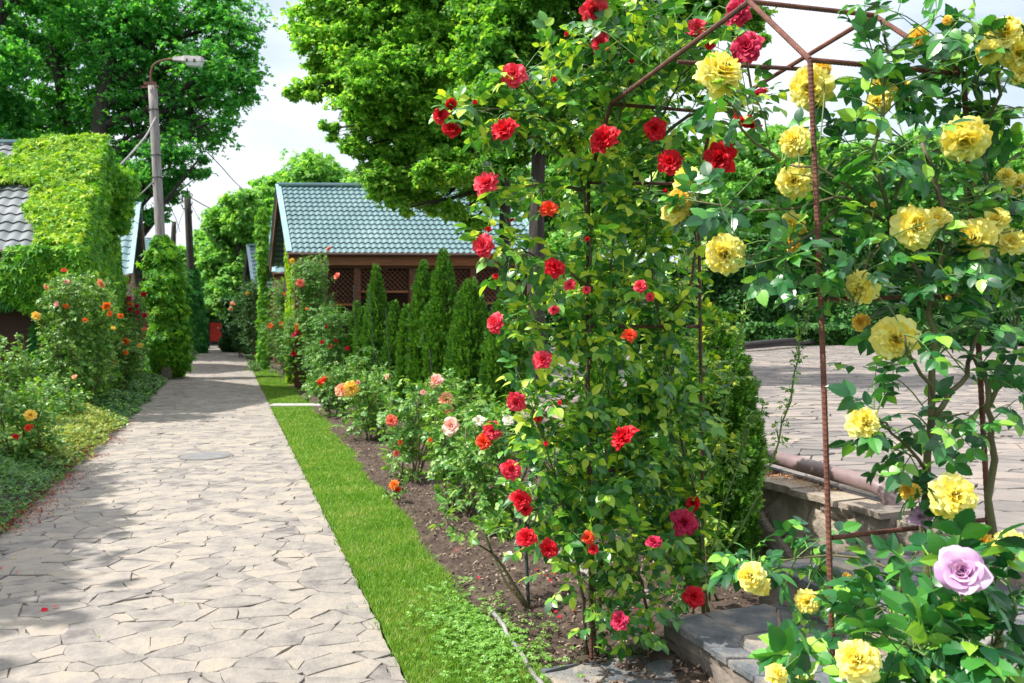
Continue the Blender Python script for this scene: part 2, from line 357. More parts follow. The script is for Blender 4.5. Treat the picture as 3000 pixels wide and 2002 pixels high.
def spray_T(seed):                            # flat scaly conifer spray
    r = np.random.default_rng(seed); V = []; F = []
    def blade(x0, y0, a, L, w):
        n = len(V); dx, dy = math.sin(a), math.cos(a); px, py = dy, -dx
        z0 = r.uniform(-.03, .03); z1 = r.uniform(-.08, .08)
        V.extend([(x0, y0, z0), (x0 + dx * L * .5 + px * w, y0 + dy * L * .5 + py * w, z0), (x0 + dx * L, y0 + dy * L, z1), (x0 + dx * L * .5 - px * w, y0 + dy * L * .5 - py * w, z0)])
        F.append((n, n + 1, n + 2, n + 3))
    blade(0, 0, 0, 1, .07)
    for y in (.1, .28, .45, .62):
        for s in (-1, 1): blade(0, y, s * R(38 + r.uniform(-8, 8)), (.62 - y * .45) * r.uniform(.85, 1.15), .055)
    return T_of(V, F)
SPR = [spray_T(s) for s in range(3)]

# ---------------------------------------------------------------- the setting: ground, path, lawn, bed, plaza
def sheet(name, poly_lo, poly_hi, nu, nv, m, zf=None, kind='structure', smooth=True):
    """grid between two polylines (arrays (k,3)), resampled"""
    a = crom(poly_lo, nu); b = crom(poly_hi, nu); t = np.linspace(0, 1, nv)[None, :, None]
    V = a[:, None, :] * (1 - t) + b[:, None, :] * t
    if zf is not None: V[..., 2] += zf(V[..., 0], V[..., 1])
    i = np.arange(nu - 1)[:, None] * nv; j = np.arange(nv - 1)[None, :]
    q = np.stack([i + j, i + j + 1, i + nv + j + 1, i + nv + j], -1).reshape(-1, 4)
    mb = MB(); mb.raw(V.reshape(-1, 3), q.ravel(), np.full(len(q), 4))
    o = mb.build(name, m, smooth=smooth)
    me = o.data
    if me.polygons[0].normal.z < 0: me.flip_normals()
    return tag(o, kind=kind)
_lat = rng.random((256, 256))
def vnoise(x, y, s):
    x = np.asarray(x) * s + 37.3; y = np.asarray(y) * s + 91.7
    xi = np.floor(x).astype(int); yi = np.floor(y).astype(int); fx = x - xi; fy = y - yi
    fx = fx * fx * (3 - 2 * fx); fy = fy * fy * (3 - 2 * fy)
    g = lambda a, b: _lat[a % 256, b % 256]
    return (g(xi, yi) * (1 - fx) + g(xi + 1, yi) * fx) * (1 - fy) + (g(xi, yi + 1) * (1 - fx) + g(xi + 1, yi + 1) * fx) * fy

mb = MB(); mb.add([(-400, -100, -.06), (400, -100, -.06), (400, 900, -.06), (-400, 900, -.06)], [(0, 1, 2, 3)])
tag(mb.build('ground', M['earth']), kind='structure')

OL, OR_ = -1.62, .731
mb = MB(); mb.add([S(OL, -1, -.012), S(OR_ - .01, -1, -.012), S(OR_ - .01, 57, -.012), S(OL, 57, -.012)], [(0, 1, 2, 3)]); mb.V[-1][:, 2] = -.004
bed_mortar = tag(mb.build('path_bedding', M['mortar']), kind='structure')

def flags(name, inside, box, dens, m, z=0.0, aniso=(1, 1), seed=1, gap=.006, h=.014, zfun=None, wv=.35, jit=.004, cl=None, clf=None):
    r = np.random.default_rng(seed)
    x0, x1, y0, y1 = box; pts = []; cell = (1 / dens) ** .5; grid = {}
    nx = int((x1 - x0) / cell) + 1; ny = int((y1 - y0) / cell) + 1
    for i in range(nx):
        for j in range(ny):
            x = x0 + (i + r.uniform(-.05, 1.05)) * cell; y = y0 + (j + r.uniform(-.05, 1.05)) * cell
            if inside(x, y, .5): pts.append((x, y, i, j, r.uniform(-wv, wv) * cell * cell)); grid.setdefault((i, j), []).append(len(pts) - 1)
    mb = MB()
    ax, ay = aniso
    for k, (x, y, i, j, w) in enumerate(pts):
        poly = [(x - 2 * cell, y - 2 * cell), (x + 2 * cell, y - 2 * cell), (x + 2 * cell, y + 2 * cell), (x - 2 * cell, y + 2 * cell)]
        cuts = []
        for di in (-2, -1, 0, 1, 2):
            for dj in (-2, -1, 0, 1, 2):
                for q in grid.get((i + di, j + dj), ()):
                    if q == k: continue
                    X, Y, _, _, W = pts[q]; dx, dy = X - x, Y - y; d2 = dx * dx * ax + dy * dy * ay
                    if d2 < 1e-9: continue
                    c = .5 + (w - W) / (2 * d2); c = min(max(c, .15), .85)
                    nx_, ny_ = dx * ax, dy * ay; nl = math.hypot(nx_, ny_)
                    cuts.append((nx_ / nl, ny_ / nl, (nx_ * (x + dx * c) + ny_ * (y + dy * c)) / nl - gap / 2))
        if cl: cuts += cl
        if clf: cuts += clf(x, y)
        for a, b, c in cuts:
            new = []
            for e in range(len(poly)):
                p, q = poly[e], poly[(e + 1) % len(poly)]; sp = a * p[0] + b * p[1] - c; sq = a * q[0] + b * q[1] - c
                if sp <= 0: new.append(p)
                if sp * sq < 0: t = sp / (sp - sq); new.append((p[0] + (q[0] - p[0]) * t, p[1] + (q[1] - p[1]) * t))
            poly = new
            if len(poly) < 3: break
        if len(poly) < 3: continue
        pp = []
        for e in range(len(poly)):
            p, q = poly[e], poly[(e + 1) % len(poly)]; L = math.hypot(q[0] - p[0], q[1] - p[1])
            if L < .012: continue
            pp.append((p[0] + r.uniform(-jit, jit), p[1] + r.uniform(-jit, jit)))
            if L > .12:
                for t in ((.35, .7) if L > .25 else (.5,)):
                    t += r.uniform(-.1, .1); pp.append((p[0] + (q[0] - p[0]) * t + r.uniform(-jit, jit) * 1.5, p[1] + (q[1] - p[1]) * t + r.uniform(-jit, jit) * 1.5))
        if len(pp) < 3: continue
        n = len(pp); cx = sum(p[0] for p in pp) / n; cy = sum(p[1] for p in pp) / n
        tx, ty = r.normal(0, .007, 2); hh = h * r.uniform(.8, 1.15)
        base = z if zfun is None else zfun(cx, cy)
        lo = [(p[0], p[1], base - .03) for p in pp]; mid = [(p[0], p[1], base + hh * .65 - h + (p[0] - cx) * tx + (p[1] - cy) * ty) for p in pp]
        top = []
        for p in pp:
            dx, dy = cx - p[0], cy - p[1]; L = math.hypot(dx, dy) + 1e-6; s = min(.003, L * .3)
            top.append((p[0] + dx / L * s, p[1] + dy / L * s, base + hh - h + (p[0] - cx) * tx + (p[1] - cy) * ty))
        V = lo + mid + top
        F = [tuple(range(2 * n, 3 * n))] + [(e, (e + 1) % n, n + (e + 1) % n, n + e) for e in range(n)] + [(n + e, n + (e + 1) % n, 2 * n + (e + 1) % n, 2 * n + e) for e in range(n)]
        mb.add(V, F)
    return tag(mb.build(name, m), kind='structure')
# path stones, clipped to the straight path edges
nl = np.array([1, .332]); nn = np.linalg.norm(nl)
def pin(x, y, g): o = x + .332 * y; return OL - g < o < OR_ + g and -1 < y < 57
mbp = None
flags('path', pin, (-20.5, 1.6, 1.2, 56), 38, M['flag'], z=0.006, aniso=(.75, 1.35), seed=3, gap=.003, h=.008, wv=.5, jit=.006,
      cl=[(1 / nn, .332 / nn, OR_ / nn), (-1 / nn, -.332 / nn, -OL / nn), (0, -1, -1.3)])

# lawn strip and its blades
def lawn_r(d): return 1.29 + .02 * np.clip(d - 5, 0, 8) + .035 * np.sin(d * 2.1) + .02 * np.sin(d * 5.3)
for (d0, d1) in ((0.5, 15.0), (15.55, 27.0)):
    dd = np.linspace(d0, d1, 40)
    sheet('lawn_soil', [S(OR_ + .01, d, -.012) for d in dd], [S(lawn_r(d), d, .002) for d in dd], 120, 8, M['turf'])
def grass_blades():
    V = []; n = 210000
    u = rng.random(n); d = 2.9 * (24.5 / 2.9) ** (u ** 1.15) ; d[u > .985] = rng.uniform(16, 27, (u > .985).sum())
    d = np.where((d > 14.95) & (d < 15.6), d - .8, d)
    o = rng.uniform(0, 1, n); e = rng.random(n) < .06
    lo, hi = OR_ + .012, lawn_r(d)
    off = lo + (hi - lo) * o; off[e] += rng.normal(0, .05, e.sum()); off = np.maximum(off, OR_ - .012 - .03 * vnoise(d, d * 0, 3.3) * (rng.random(n) < .25))
    base = np.stack([off - .332 * d, d, np.full(n, -.005)], -1)
    hgt = rng.uniform(.018, .044, n) * (1 + .5 * vnoise(base[:, 0], base[:, 1], 2.5)); w = rng.uniform(.0016, .003, n) * np.clip(d / 5, 1, 4)
    a = rng.uniform(0, 2 * np.pi, n); lean = rng.normal(0, .35, (n, 2)) * hgt[:, None]
    dx = np.stack([np.cos(a) * w, np.sin(a) * w, np.zeros(n)], -1)
    mid = base + np.stack([lean[:, 0] * .35, lean[:, 1] * .35, hgt * .6], -1); tip = base + np.stack([lean[:, 0], lean[:, 1], hgt], -1)
    V = np.stack([base - dx, base + dx, mid + dx * .7, mid - dx * .7, tip], 1).reshape(-1, 3)
    k = np.arange(n)[:, None] * 5; L = np.concatenate([k + [0, 1, 2, 3, 3, 2, 4]], 1).ravel(); C = np.tile([4, 3], n)
    mb = MB(); mb.raw(V, L, C)
    return mb.build('lawn_grass', M['grass'])
tag(grass_blades(), 'short bright green grass of the mown strip beside the path', 'grass', kind='stuff')

# rose bed soil
def bumps(x, y): return .055 * vnoise(x, y, 3.1) + .035 * vnoise(x, y, 9) + .02 * vnoise(x, y, 23) + .012 * vnoise(x, y, 55) - .045
dd = np.linspace(1.0, 34, 60)
def wall_x(d): return np.interp(d, [3.0, 4.15, 4.36, 5.4, 6.2, 8.5, 12.5, 16, 40], [1.1, 1.95, 1.95, 1.51, 1.30, .62, -.35, -1.3, -8])
near = [d for d in np.linspace(2.9, 13, 50)]
sheet('bed_soil', [S(lawn_r(d) - .03, d, 0) for d in near], [np.array([wall_x(d) + .03 * 0, d, .03]) for d in near], 420, 130, M['soil'], bumps)
far_ = np.linspace(13, 40, 30)
sheet('bed_soil', [S(lawn_r(d) - .03, d, 0) for d in far_], [S(lawn_r(d) + 2.6, d, .03) for d in far_], 160, 30, M['soil'], bumps)
# clods and bark chips
def chips():
    n = 9000; mb = MB()
    d = 3.2 * (12 / 3.2) ** rng.random(n); o0 = lawn_r(d) - .332 * d + rng.normal(0, .02, n); x = o0 + rng.random(n) * (np.minimum(wall_x(d), o0 + 2.2) - o0)
    z = bumps(x, d) + .012 + .02 * ((x - o0) / 2)
    bx = []
    V0 = np.array([[-1,-.4,-.1],[1,-.5,-.1],[.9,.5,-.05],[-.8,.5,-.1],[-.7,-.3,.2],[.7,-.3,.25],[.6,.35,.2],[-.7,.3,.25]])
    F0 = [(0,3,2,1),(4,5,6,7),(0,1,5,4),(1,2,6,5),(2,3,7,6),(3,0,4,7)]
    mb.inst(T_of(V0, F0), np.stack([x, d, z], -1), frames(rdir(n), rdir(n, 1.2)), rng.uniform(.004, .013, n) * np.where(rng.random(n) < .05, 1.8, 1))
    return mb.build('bark_mulch', M['chip'])
tag(chips(), 'brown bark chips and clods scattered on the rose bed soil', 'mulch', kind='stuff')
# crossing slab in the lawn
t = thing('stone_kerb', S(1.1, 15.27), 'narrow pale concrete strip crossing the lawn between its two parts', 'kerb')
mb = MB(); mb.beam(S(OR_ + .02, 15.27, -.02), S(1.72, 15.27, -.02), .40, .10); mb.build('slab', M['concrete'], t)
mb = MB(); mb.box(S(1.95, 15.2, .07), (.55, .45, .14)); mb.build('drain_box', M['concrete'], t)
mb = MB(); mb.box(S(1.95, 15.0, .075), (.4, .06, .09)); mb.build('drain_slot', M['black'], t)

# left bed earth
dd = np.linspace(1, 50, 60)
sheet('bed_soil', [S(OL - 6, d, .02) for d in dd], [S(OL + .005, d, -.01) for d in dd], 160, 20, M['soil'], lambda x, y: .03 * vnoise(x, y, 2))

# manhole cover in the path
g = G(602, 1336, .012)
t = thing('manhole_cover', g, 'round grey slate manhole cover set in the path', 'manhole cover')
mb = MB(); a = np.linspace(0, 2 * np.pi, 33)[:-1]
ring = lambda r, z: [(g[0] + math.cos(q) * r, g[1] + math.sin(q) * r * .95, z) for q in a]
V = ring(.27, .004) + ring(.264, .015); n = 32
mb.add(V, [tuple(range(n, 2 * n))] + [(i, (i + 1) % n, n + (i + 1) % n, n + i) for i in range(n)]); mb.build('lid', M['cover_iron'], t)
mb = MB(); V = ring(.30, .006) + ring(.30, .013) + ring(.272, .013) + ring(.272, .006)
mb.add(V, [(k * n + i, k * n + (i + 1) % n, (k + 1) * n + (i + 1) % n, (k + 1) * n + i) for k in range(3) for i in range(n)]); mb.build('rim', M['mortar'], t)

# plaza and the stone steps (u towards the camera along the wall, v up the steps)
O = np.array([.69, 3.73]); U = np.array([.33, -.944]); W = np.array([.944, .33])
def UV(u, v, z=0.0): q = O + U * u + W * v; return np.array([q[0], q[1], z])
def plaza_z(x, y): return .5 + np.clip((y - 5) / 22, 0, 1) * .3
pl = [(u, v) for u, v in ((2.6, 1.40), (-.18, 1.40))]
edge = [UV(2.6, 1.40)[:2], UV(-.18, 1.40)[:2], (1.55, 5.4), (1.36, 6.2), (.70, 8.5), (-.25, 12.5), (-1.1, 16), (-1.3, 18.2)]
def pl_in(x, y, g=0):
    # right of the wall polyline
    xs = np.interp(y, [p[1] for p in edge], [p[0] for p in edge]); return x > xs + (.03 if not g else -g * .0) and y < 27
def pl_clip(x, y):
    o_ = []
    for (ax_, ay_), (bx_, by_) in zip(edge[:-1], edge[1:]):
        if min(ay_, by_) - .5 < y < max(ay_, by_) + .5:
            n_ = np.array([ay_ - by_, bx_ - ax_]); n_ = n_ / np.linalg.norm(n_)
            if n_[0] > 0: n_ = -n_
            o_.append((n_[0], n_[1], n_ @ np.array([ax_, ay_]) - .05))
    return o_
mb = MB(); lo = [np.array([p[0] + .04, p[1], 0]) for p in edge] + [np.array([-1.2, 27., 0])]; hi = [np.array([p[0] + 24, p[1], 0]) for p in lo]
V = []; F = []
for i, (a, b) in enumerate(zip(lo, hi)):
    for q in (a, b): V.append((q[0], q[1], plaza_z(q[0], q[1]) - .012))
for i in range(len(lo) - 1): F.append((2 * i, 2 * i + 1, 2 * i + 3, 2 * i + 2))
mb.add(V, F); tag(mb.build('plaza_bedding', M['mortar']), kind='structure')
flags('plaza_paving', lambda x, y, g: pl_in(x, y) and (x < .8 + y * .72), (-1.4, 19, 1.4, 27), 20, M['flag_plaza'], seed=8, aniso=(.6, 1.6), gap=.009, h=.011, wv=.5, clf=pl_clip,
      zfun=lambda x, y: plaza_z(x, y) + .006, jit=.007)

def rough_block(name, parent, u0, u1, v0, v1, z0, z1, m, nu=24, nv=10, nz=5, amp=.018, seed=0):
    """a stone block with rough sides and a slightly uneven top"""
    mb = MB()
    def face(fn, na, nb):
        a = np.linspace(0, 1, na); b = np.linspace(0, 1, nb); A, B = np.meshgrid(a, b, indexing='ij'); V = fn(A, B)
        i = np.arange(na - 1)[:, None] * nb; j = np.arange(nb - 1)[None, :]
        q = np.stack([i + j, i + nb + j, i + nb + j + 1, i + j + 1], -1).reshape(-1, 4); mb.raw(V.reshape(-1, 3), q.ravel(), np.full(len(q), 4))
    def wp(u, v, z):
        nz_ = (vnoise(u * 1.3 + z * 2 + seed, v * 1.3 + z * 2.4, 4) - .5) * 2; nz2 = (vnoise(u + z * 3, v - z * 3 + seed, 13) - .5)
        k = np.clip((z1 - z) / .05, 0, 1) * .8 + .2
        x = O[0] + U[0] * u + W[0] * (v - amp * k * (nz_ + nz2)); y = O[1] + U[1] * u + W[1] * (v - amp * k * (nz_ + nz2))
        return np.stack([x, y, z + .25 * amp * nz2 * (z > z1 - 1e-4)], -1)
    face(lambda a, b: wp(u0 + (u1 - u0) * a, v0 + (v1 - v0) * b, np.full_like(a, z1)), nu, nv)
    face(lambda a, b: wp(u0 + (u1 - u0) * a, np.full_like(a, v0), z1 + (z0 - z1) * b), nu, nz)
    face(lambda a, b: wp(u0 + (u1 - u0) * a, np.full_like(a, v1), z0 + (z1 - z0) * b), nu, nz)
    face(lambda a, b: wp(np.full_like(a, u0), v0 + (v1 - v0) * a, z0 + (z1 - z0) * b), nv, nz)
    face(lambda a, b: wp(np.full_like(a, u1), v0 + (v1 - v0) * a, z1 + (z0 - z1) * b), nv, nz)
    return mb.build(name, m, parent, smooth=False)
def uvin(u0, u1, v0, v1):
    def f(x, y, g):
        q = np.array([x, y]) - O; u = q @ U; v = q @ W; return u0 - g < u < u1 + g and v0 - g < v < v1 + g
    return f
def uvclip(u0, u1, v0, v1):
    c = lambda n, k, s: (n[0] * s, n[1] * s, s * (k + O @ n))
    return [c(U, u1, 1), c(U, u0, -1), c(W, v1, 1), c(W, v0, -1)]
t = thing('stone_steps', UV(1, .4), 'three broad grey flagstone steps climbing from the rose bed to the plaza', 'steps')
specs = [('bottom slab', -.03, 2.6, -.58, .02, -.1, .045), ('step', -.02, 2.6, 0, .62, -.05, .20), ('step', -.17, 2.6, .60, 1.44, -.05, .352)]
for k, (lb, u0, u1, v0, v1, z0, z1) in enumerate(specs):
    st = rough_block('step', t, u0, u1, v0, v1, z0, z1 - .012, M['wallstone'], amp=.02, seed=k * 7, nu=60, nv=16, nz=8)
    top = flags('step_paving', uvin(u0, u1, v0, v1), (-.2, 4, 1, 5), 14 + k, M['slate'], z=z1, aniso=(1, 1), seed=20 + k, gap=.012, h=.012, cl=uvclip(u0 + .01, u1, v0 - .012, v1), jit=.006)
    del top['kind']; top.parent = st; top.matrix_parent_inverse = parent_world(st).inverted()
# retaining wall with coping and face stones
t = thing('retaining_wall', (1.5, 5.4, 0), 'low brown fieldstone wall with flat coping along the edge of the plaza', 'wall')
wl = [UV(-.16, 1.38), np.array([1.50, 5.4, 0]), np.array([1.29, 6.2, 0]), np.array([.62, 8.5, 0]), np.array([-.33, 12.5, 0]), np.array([-1.1, 15.5, 0])]
pts = crom(wl, 140)
tn = nrm(np.gradient(pts, axis=0)); nv_ = np.stack([tn[:, 1], -tn[:, 0], tn[:, 2] * 0], -1)      # towards the plaza
s = np.concatenate([[0], np.cumsum(np.linalg.norm(np.diff(pts, axis=0), axis=1))])
mb = MB()
fine = crom(wl, 900); tf = nrm(np.gradient(fine, axis=0)); nf = np.stack([tf[:, 1], -tf[:, 0], tf[:, 2] * 0], -1); sf = np.concatenate([[0], np.cumsum(np.linalg.norm(np.diff(fine, axis=0), axis=1))])
zs = np.linspace(-.08, .50, 26); rows = []
# irregular stones: cell noise built from jittered seeds along the wall
seeds = np.stack([rng.uniform(0, sf[-1], 190), rng.uniform(-.1, .52, 190), rng.uniform(.0, .045, 190)], -1)
for z in zs:
    dx = (sf[:, None] - seeds[None, :, 0]) * .8; dz = (z - seeds[None, :, 1]); D = np.sqrt(dx ** 2 + dz ** 2); o2 = np.argsort(D, 1)[:, :2]
    d1 = np.take_along_axis(D, o2[:, :1], 1)[:, 0]; d2 = np.take_along_axis(D, o2[:, 1:], 1)[:, 0]
    out_ = seeds[o2[:, 0], 2] + .02 * vnoise(sf, np.full_like(sf, z), 12) - .035 * np.exp(-(d2 - d1) / .012)
    rows.append(fine - nf * out_[:, None] + np.array([0, 0, z]))
Vw = np.stack(rows, 1); n1, n2 = Vw.shape[:2]
i = np.arange(n1 - 1)[:, None] * n2; j = np.arange(n2 - 1)[None, :]
q = np.stack([i + j, i + j + 1, i + n2 + j + 1, i + n2 + j], -1).reshape(-1, 4); mb.raw(Vw.reshape(-1, 3), q.ravel(), np.full(len(q), 4))
# end face at the steps
e = rows_end = Vw[0]; back = e + nf[0] * .4
mb.raw(np.concatenate([e, back]), np.array([[k, k + n2, k + n2 + 1, k + 1] for k in range(n2 - 1)]).ravel(), np.full(n2 - 1, 4))
mb.build('face', M['wallstone'], t)
mb = MB(); p0 = 0; r_ = np.random.default_rng(5)
while p0 < len(fine) - 30:
    L = int(r_.integers(26, 60)); p1 = min(p0 + L, len(fine) - 1); idx = np.linspace(p0 + 1, p1 - 1, 6).astype(int)
    fr = fine[idx] - nf[idx] * (.06 + r_.uniform(-.015, .015, 6))[:, None]; bk = fine[idx] + nf[idx] * (.30 + r_.uniform(-.01, .01)); z0_ = .497; th = r_.uniform(.03, .045)
    V = [(*a[:2], z0_) for a in fr] + [(*a[:2], z0_) for a in bk] + [(*a[:2], z0_ + th) for a in fr] + [(*a[:2], z0_ + th) for a in bk]
    F = []
    for k in range(5): F += [(12 + k, 13 + k, 19 + k, 18 + k), (k, k + 1, 13 + k, 12 + k), (6 + k, 18 + k, 19 + k, 7 + k)]
    F += [(0, 12, 18, 6), (5, 11, 23, 17)]
    mb.add(V, F); p0 = p1
mb.build('coping', M['wallstone'], t)
# plaza riser beside the steps
mb = MB(); a = UV(-.17, 1.43); b = UV(2.6, 1.43)
t2 = rough_block('riser', t, -.17, 2.6, 1.41, 1.6, .2, .488, M['wallstone'], amp=.02, seed=40, nu=60, nv=4, nz=10)
# low pipe rail on the wall
t = thing('pipe_rail', (1.9, 4.5, .55), 'thick dusty mauve pipe laid low along the wall top with its elbow bent down', 'rail')
pr = [np.array([-.2, 12.5, .70]), np.array([.78, 8.5, .69]), np.array([1.46, 6.2, .68])]
a = P(2190, 1318, 5.75); b = P(2590, 1428, 4.62)
dirv = nrm(b - a); pr = [a - dirv * 3.0, a, b - dirv * .08]
path_ = list(crom(pr, 20)) + [b + dirv * .0 + np.array([0, 0, -.012]), b + dirv * .045 + np.array([0, 0, -.045]), b + dirv * .055 + np.array([0, 0, -.20])]
mb = MB(); mb.tube(path_, .046, 14); mb.build('pipe', M['pipe'], t, smooth=True)
mb = MB(); mb.beam(a - dirv * 3 + [0, 0, -.125], b + [0, 0, -.125], .05, .10); mb.build('channel', M['black'], t)
# far kerb of the plaza
t = thing('pipe_kerb', P(2300, 1000, 24), 'thin black pipe kerb bending along the far edge of the plaza', 'kerb')
mb = MB(); mb.tube(crom([P(2165, 1012, 22), P(2240, 1003, 23), P(2330, 996, 25), P(2420, 990, 27), P(3100, 985, 27)], 30), .06, 8); mb.build('pipe', M['black'], t, smooth=True)
mb = MB(); mb.beam(P(2165, 1020, 22), P(2420, 998, 27), .1, .10); mb.build('base', M['black'], t)
# hoses
mb = MB(); hs = [G(1440, 1826), G(1475, 1870), G(1520, 1930), G(1575, 2010), G(1640, 2120)]
hp = crom(hs, 30); hp[:, 2] = .02 + bumps(hp[:, 0], hp[:, 1]).clip(0); mb.tube(hp, .011, 8)
tag(mb.build('garden_hose', M['hose'], smooth=True), 'grey irrigation hose along the edge of lawn and soil', 'hose')
mb = MB(); hs = [G(1640, 1655), G(1690, 1690), G(1740, 1722), G(1800, 1735), G(1900, 1760)]
hp = crom(hs, 30); hp[:, 2] = .045 + bumps(hp[:, 0], hp[:, 1]).clip(0); mb.tube(hp, .011, 8)
tag(mb.build('garden_hose', M['hose'], smooth=True), 'grey hose lying in the soil under the red climbing rose', 'hose')
# red fallen litter along the path edge
def litter():
    n = 4200; mb = MB()
    d = 5.0 * (13 / 5.0) ** rng.random(n); clump = vnoise(d * 3, d * 0, 1.1)
    o = OL - .05 + np.abs(rng.normal(0, .06 + .13 * clump, n)) * (clump > .35)
    o += rng.normal(0, .03, n); x = o - .332 * d
    mb.inst(T_of(*leaf_T(2, .5, .3, .3, 1)), np.stack([x, d, rng.uniform(.01, .03, n)], -1), frames(rdir(n) * [1, 1, .3], rdir(n, 1.5)), rng.uniform(.012, .03, n))
    return mb.build('leaf_litter', M['red_litter'])
tag(litter(), 'drifts of small red fallen leaves along the left edge of the path', 'leaf litter', kind='stuff')
mb = MB(); n = 130; d = rng.uniform(3.6, 13, n); o = rng.uniform(OL, OR_, n); 
mb.inst(T_of(*leaf_T(2, .6, .3, .2, 1)), np.stack([o - .332 * d, d, np.full(n, .014)], -1), frames(rdir(n) * [1, 1, .1], rdir(n, 4)), rng.uniform(.012, .03, n))
tag(mb.build('fallen_leaves', M['cover_gold']), 'few small dry leaves scattered over the path stones', 'fallen leaves', kind='stuff')
mb = MB(); n = 46; d = rng.uniform(3.7, 5.6, n); x = .25 + rng.normal(0, .35, n) - (d - 3.7) * .1; k = (x > lawn_r(d) - .332 * d + .05) & (x < 1.0); x, d = x[k], d[k]; n = len(x)
mb.inst(T_of(*leaf_T(4, .9, .3, .25, 1)), np.stack([x, d, bumps(x, d) + .035], -1), frames(rdir(n) * [1, 1, .2], rdir(n, 2)), rng.uniform(.018, .03, n))
q = G(140, 1782, .016); mb.inst(T_of(*leaf_T(4, .9, .3, .25, 1)), np.array([q, q + [.02, .01, 0]]), frames(rdir(2) * [1, 1, .2], rdir(2, 2)), np.array([.04, .03]))
tag(mb.build('fallen_petals', PET['red']), 'loose red petals fallen under the climbing rose and on the path', 'fallen petals', kind='stuff')
mb = MB(); n = 2600; q = rng.normal(0, .33, (n, 2)); x = G(2290, 1395, .545)[0] + q[:, 0] * .5; y = G(2290, 1395, .545)[1] + q[:, 1]
keep = (x > wall_x(y) - .02) & (x < wall_x(y) + .22) & (y > 4.5); x, y = x[keep], y[keep]; n = len(x)
mb.inst(T_of(*leaf_T(2, .5, .3, .3, 1)), np.stack([x, y, rng.uniform(.546, .556, n)], -1), frames(rdir(n) * [1, 1, .2], rdir(n, 2)), rng.uniform(.006, .016, n))
M['orange_litter'] = leaf_mat('orange_litter', [(0, (.30, .13, .04)), (1, (.50, .26, .09))], trans=.1)
tag(mb.build('leaf_litter', M['orange_litter']), 'orange brown dry litter lying on the coping of the stone wall', 'leaf litter', kind='stuff')

# ---------------------------------------------------------------- buildings
def tiles(mb, E0, E1, R0, R1, pitch=.19, row=.30, amp=.022, step=.028, m=0):
    """wavy stepped metal tile sheet: E = eave, R = ridge"""
    E0, E1, R0, R1 = map(np.asarray, (E0, E1, R0, R1))
    W_ = np.linalg.norm(E1 - E0); L = np.linalg.norm(R0 - E0); nr = int(round(L / row)); nw = int(W_ / pitch)
    u = np.linspace(0, 1, nw * 6 + 1); v = []; dv = []
    for r_ in range(nr):
        for f, h in ((0, 1), (.45, .5), (.93, .08), (.999, 0)): v.append((r_ + f) / nr); dv.append(h)
    v.append(1.0); dv.append(0.0)
    v = np.array(v); dv = np.array(dv)
    n = nrm(np.cross(E1 - E0, R0 - E0)); n = n if n[2] > 0 else -n
    A = E0[None] + (E1 - E0)[None] * u[:, None]; B = R0[None] + (R1 - R0)[None] * u[:, None]
    V = A[:, None] * (1 - v)[None, :, None] + B[:, None] * v[None, :, None]
    ph = u * nw * 2 * np.pi; wave = amp * (np.cos(ph) * .5 + .5) ** .8
    # the lip of every row dips lower between the waves
    V = V + n[None, None] * (wave[:, None] + step * dv[None, :] * (1.0))[..., None]
    sl = nrm(E0 - R0); V = V + sl[None, None] * ((.03 * (np.cos(ph) * -.5 + .5))[:, None] * (dv == 1)[None, :])[..., None]
    n2 = len(v); i = np.arange(len(u) - 1)[:, None] * n2; j = np.arange(n2 - 1)[None, :]
    q = np.stack([i + j, i + n2 + j, i + n2 + j + 1, i + j + 1], -1).reshape(-1, 4); mb.raw(V.reshape(-1, 3), q.ravel(), np.full(len(q), 4), m)
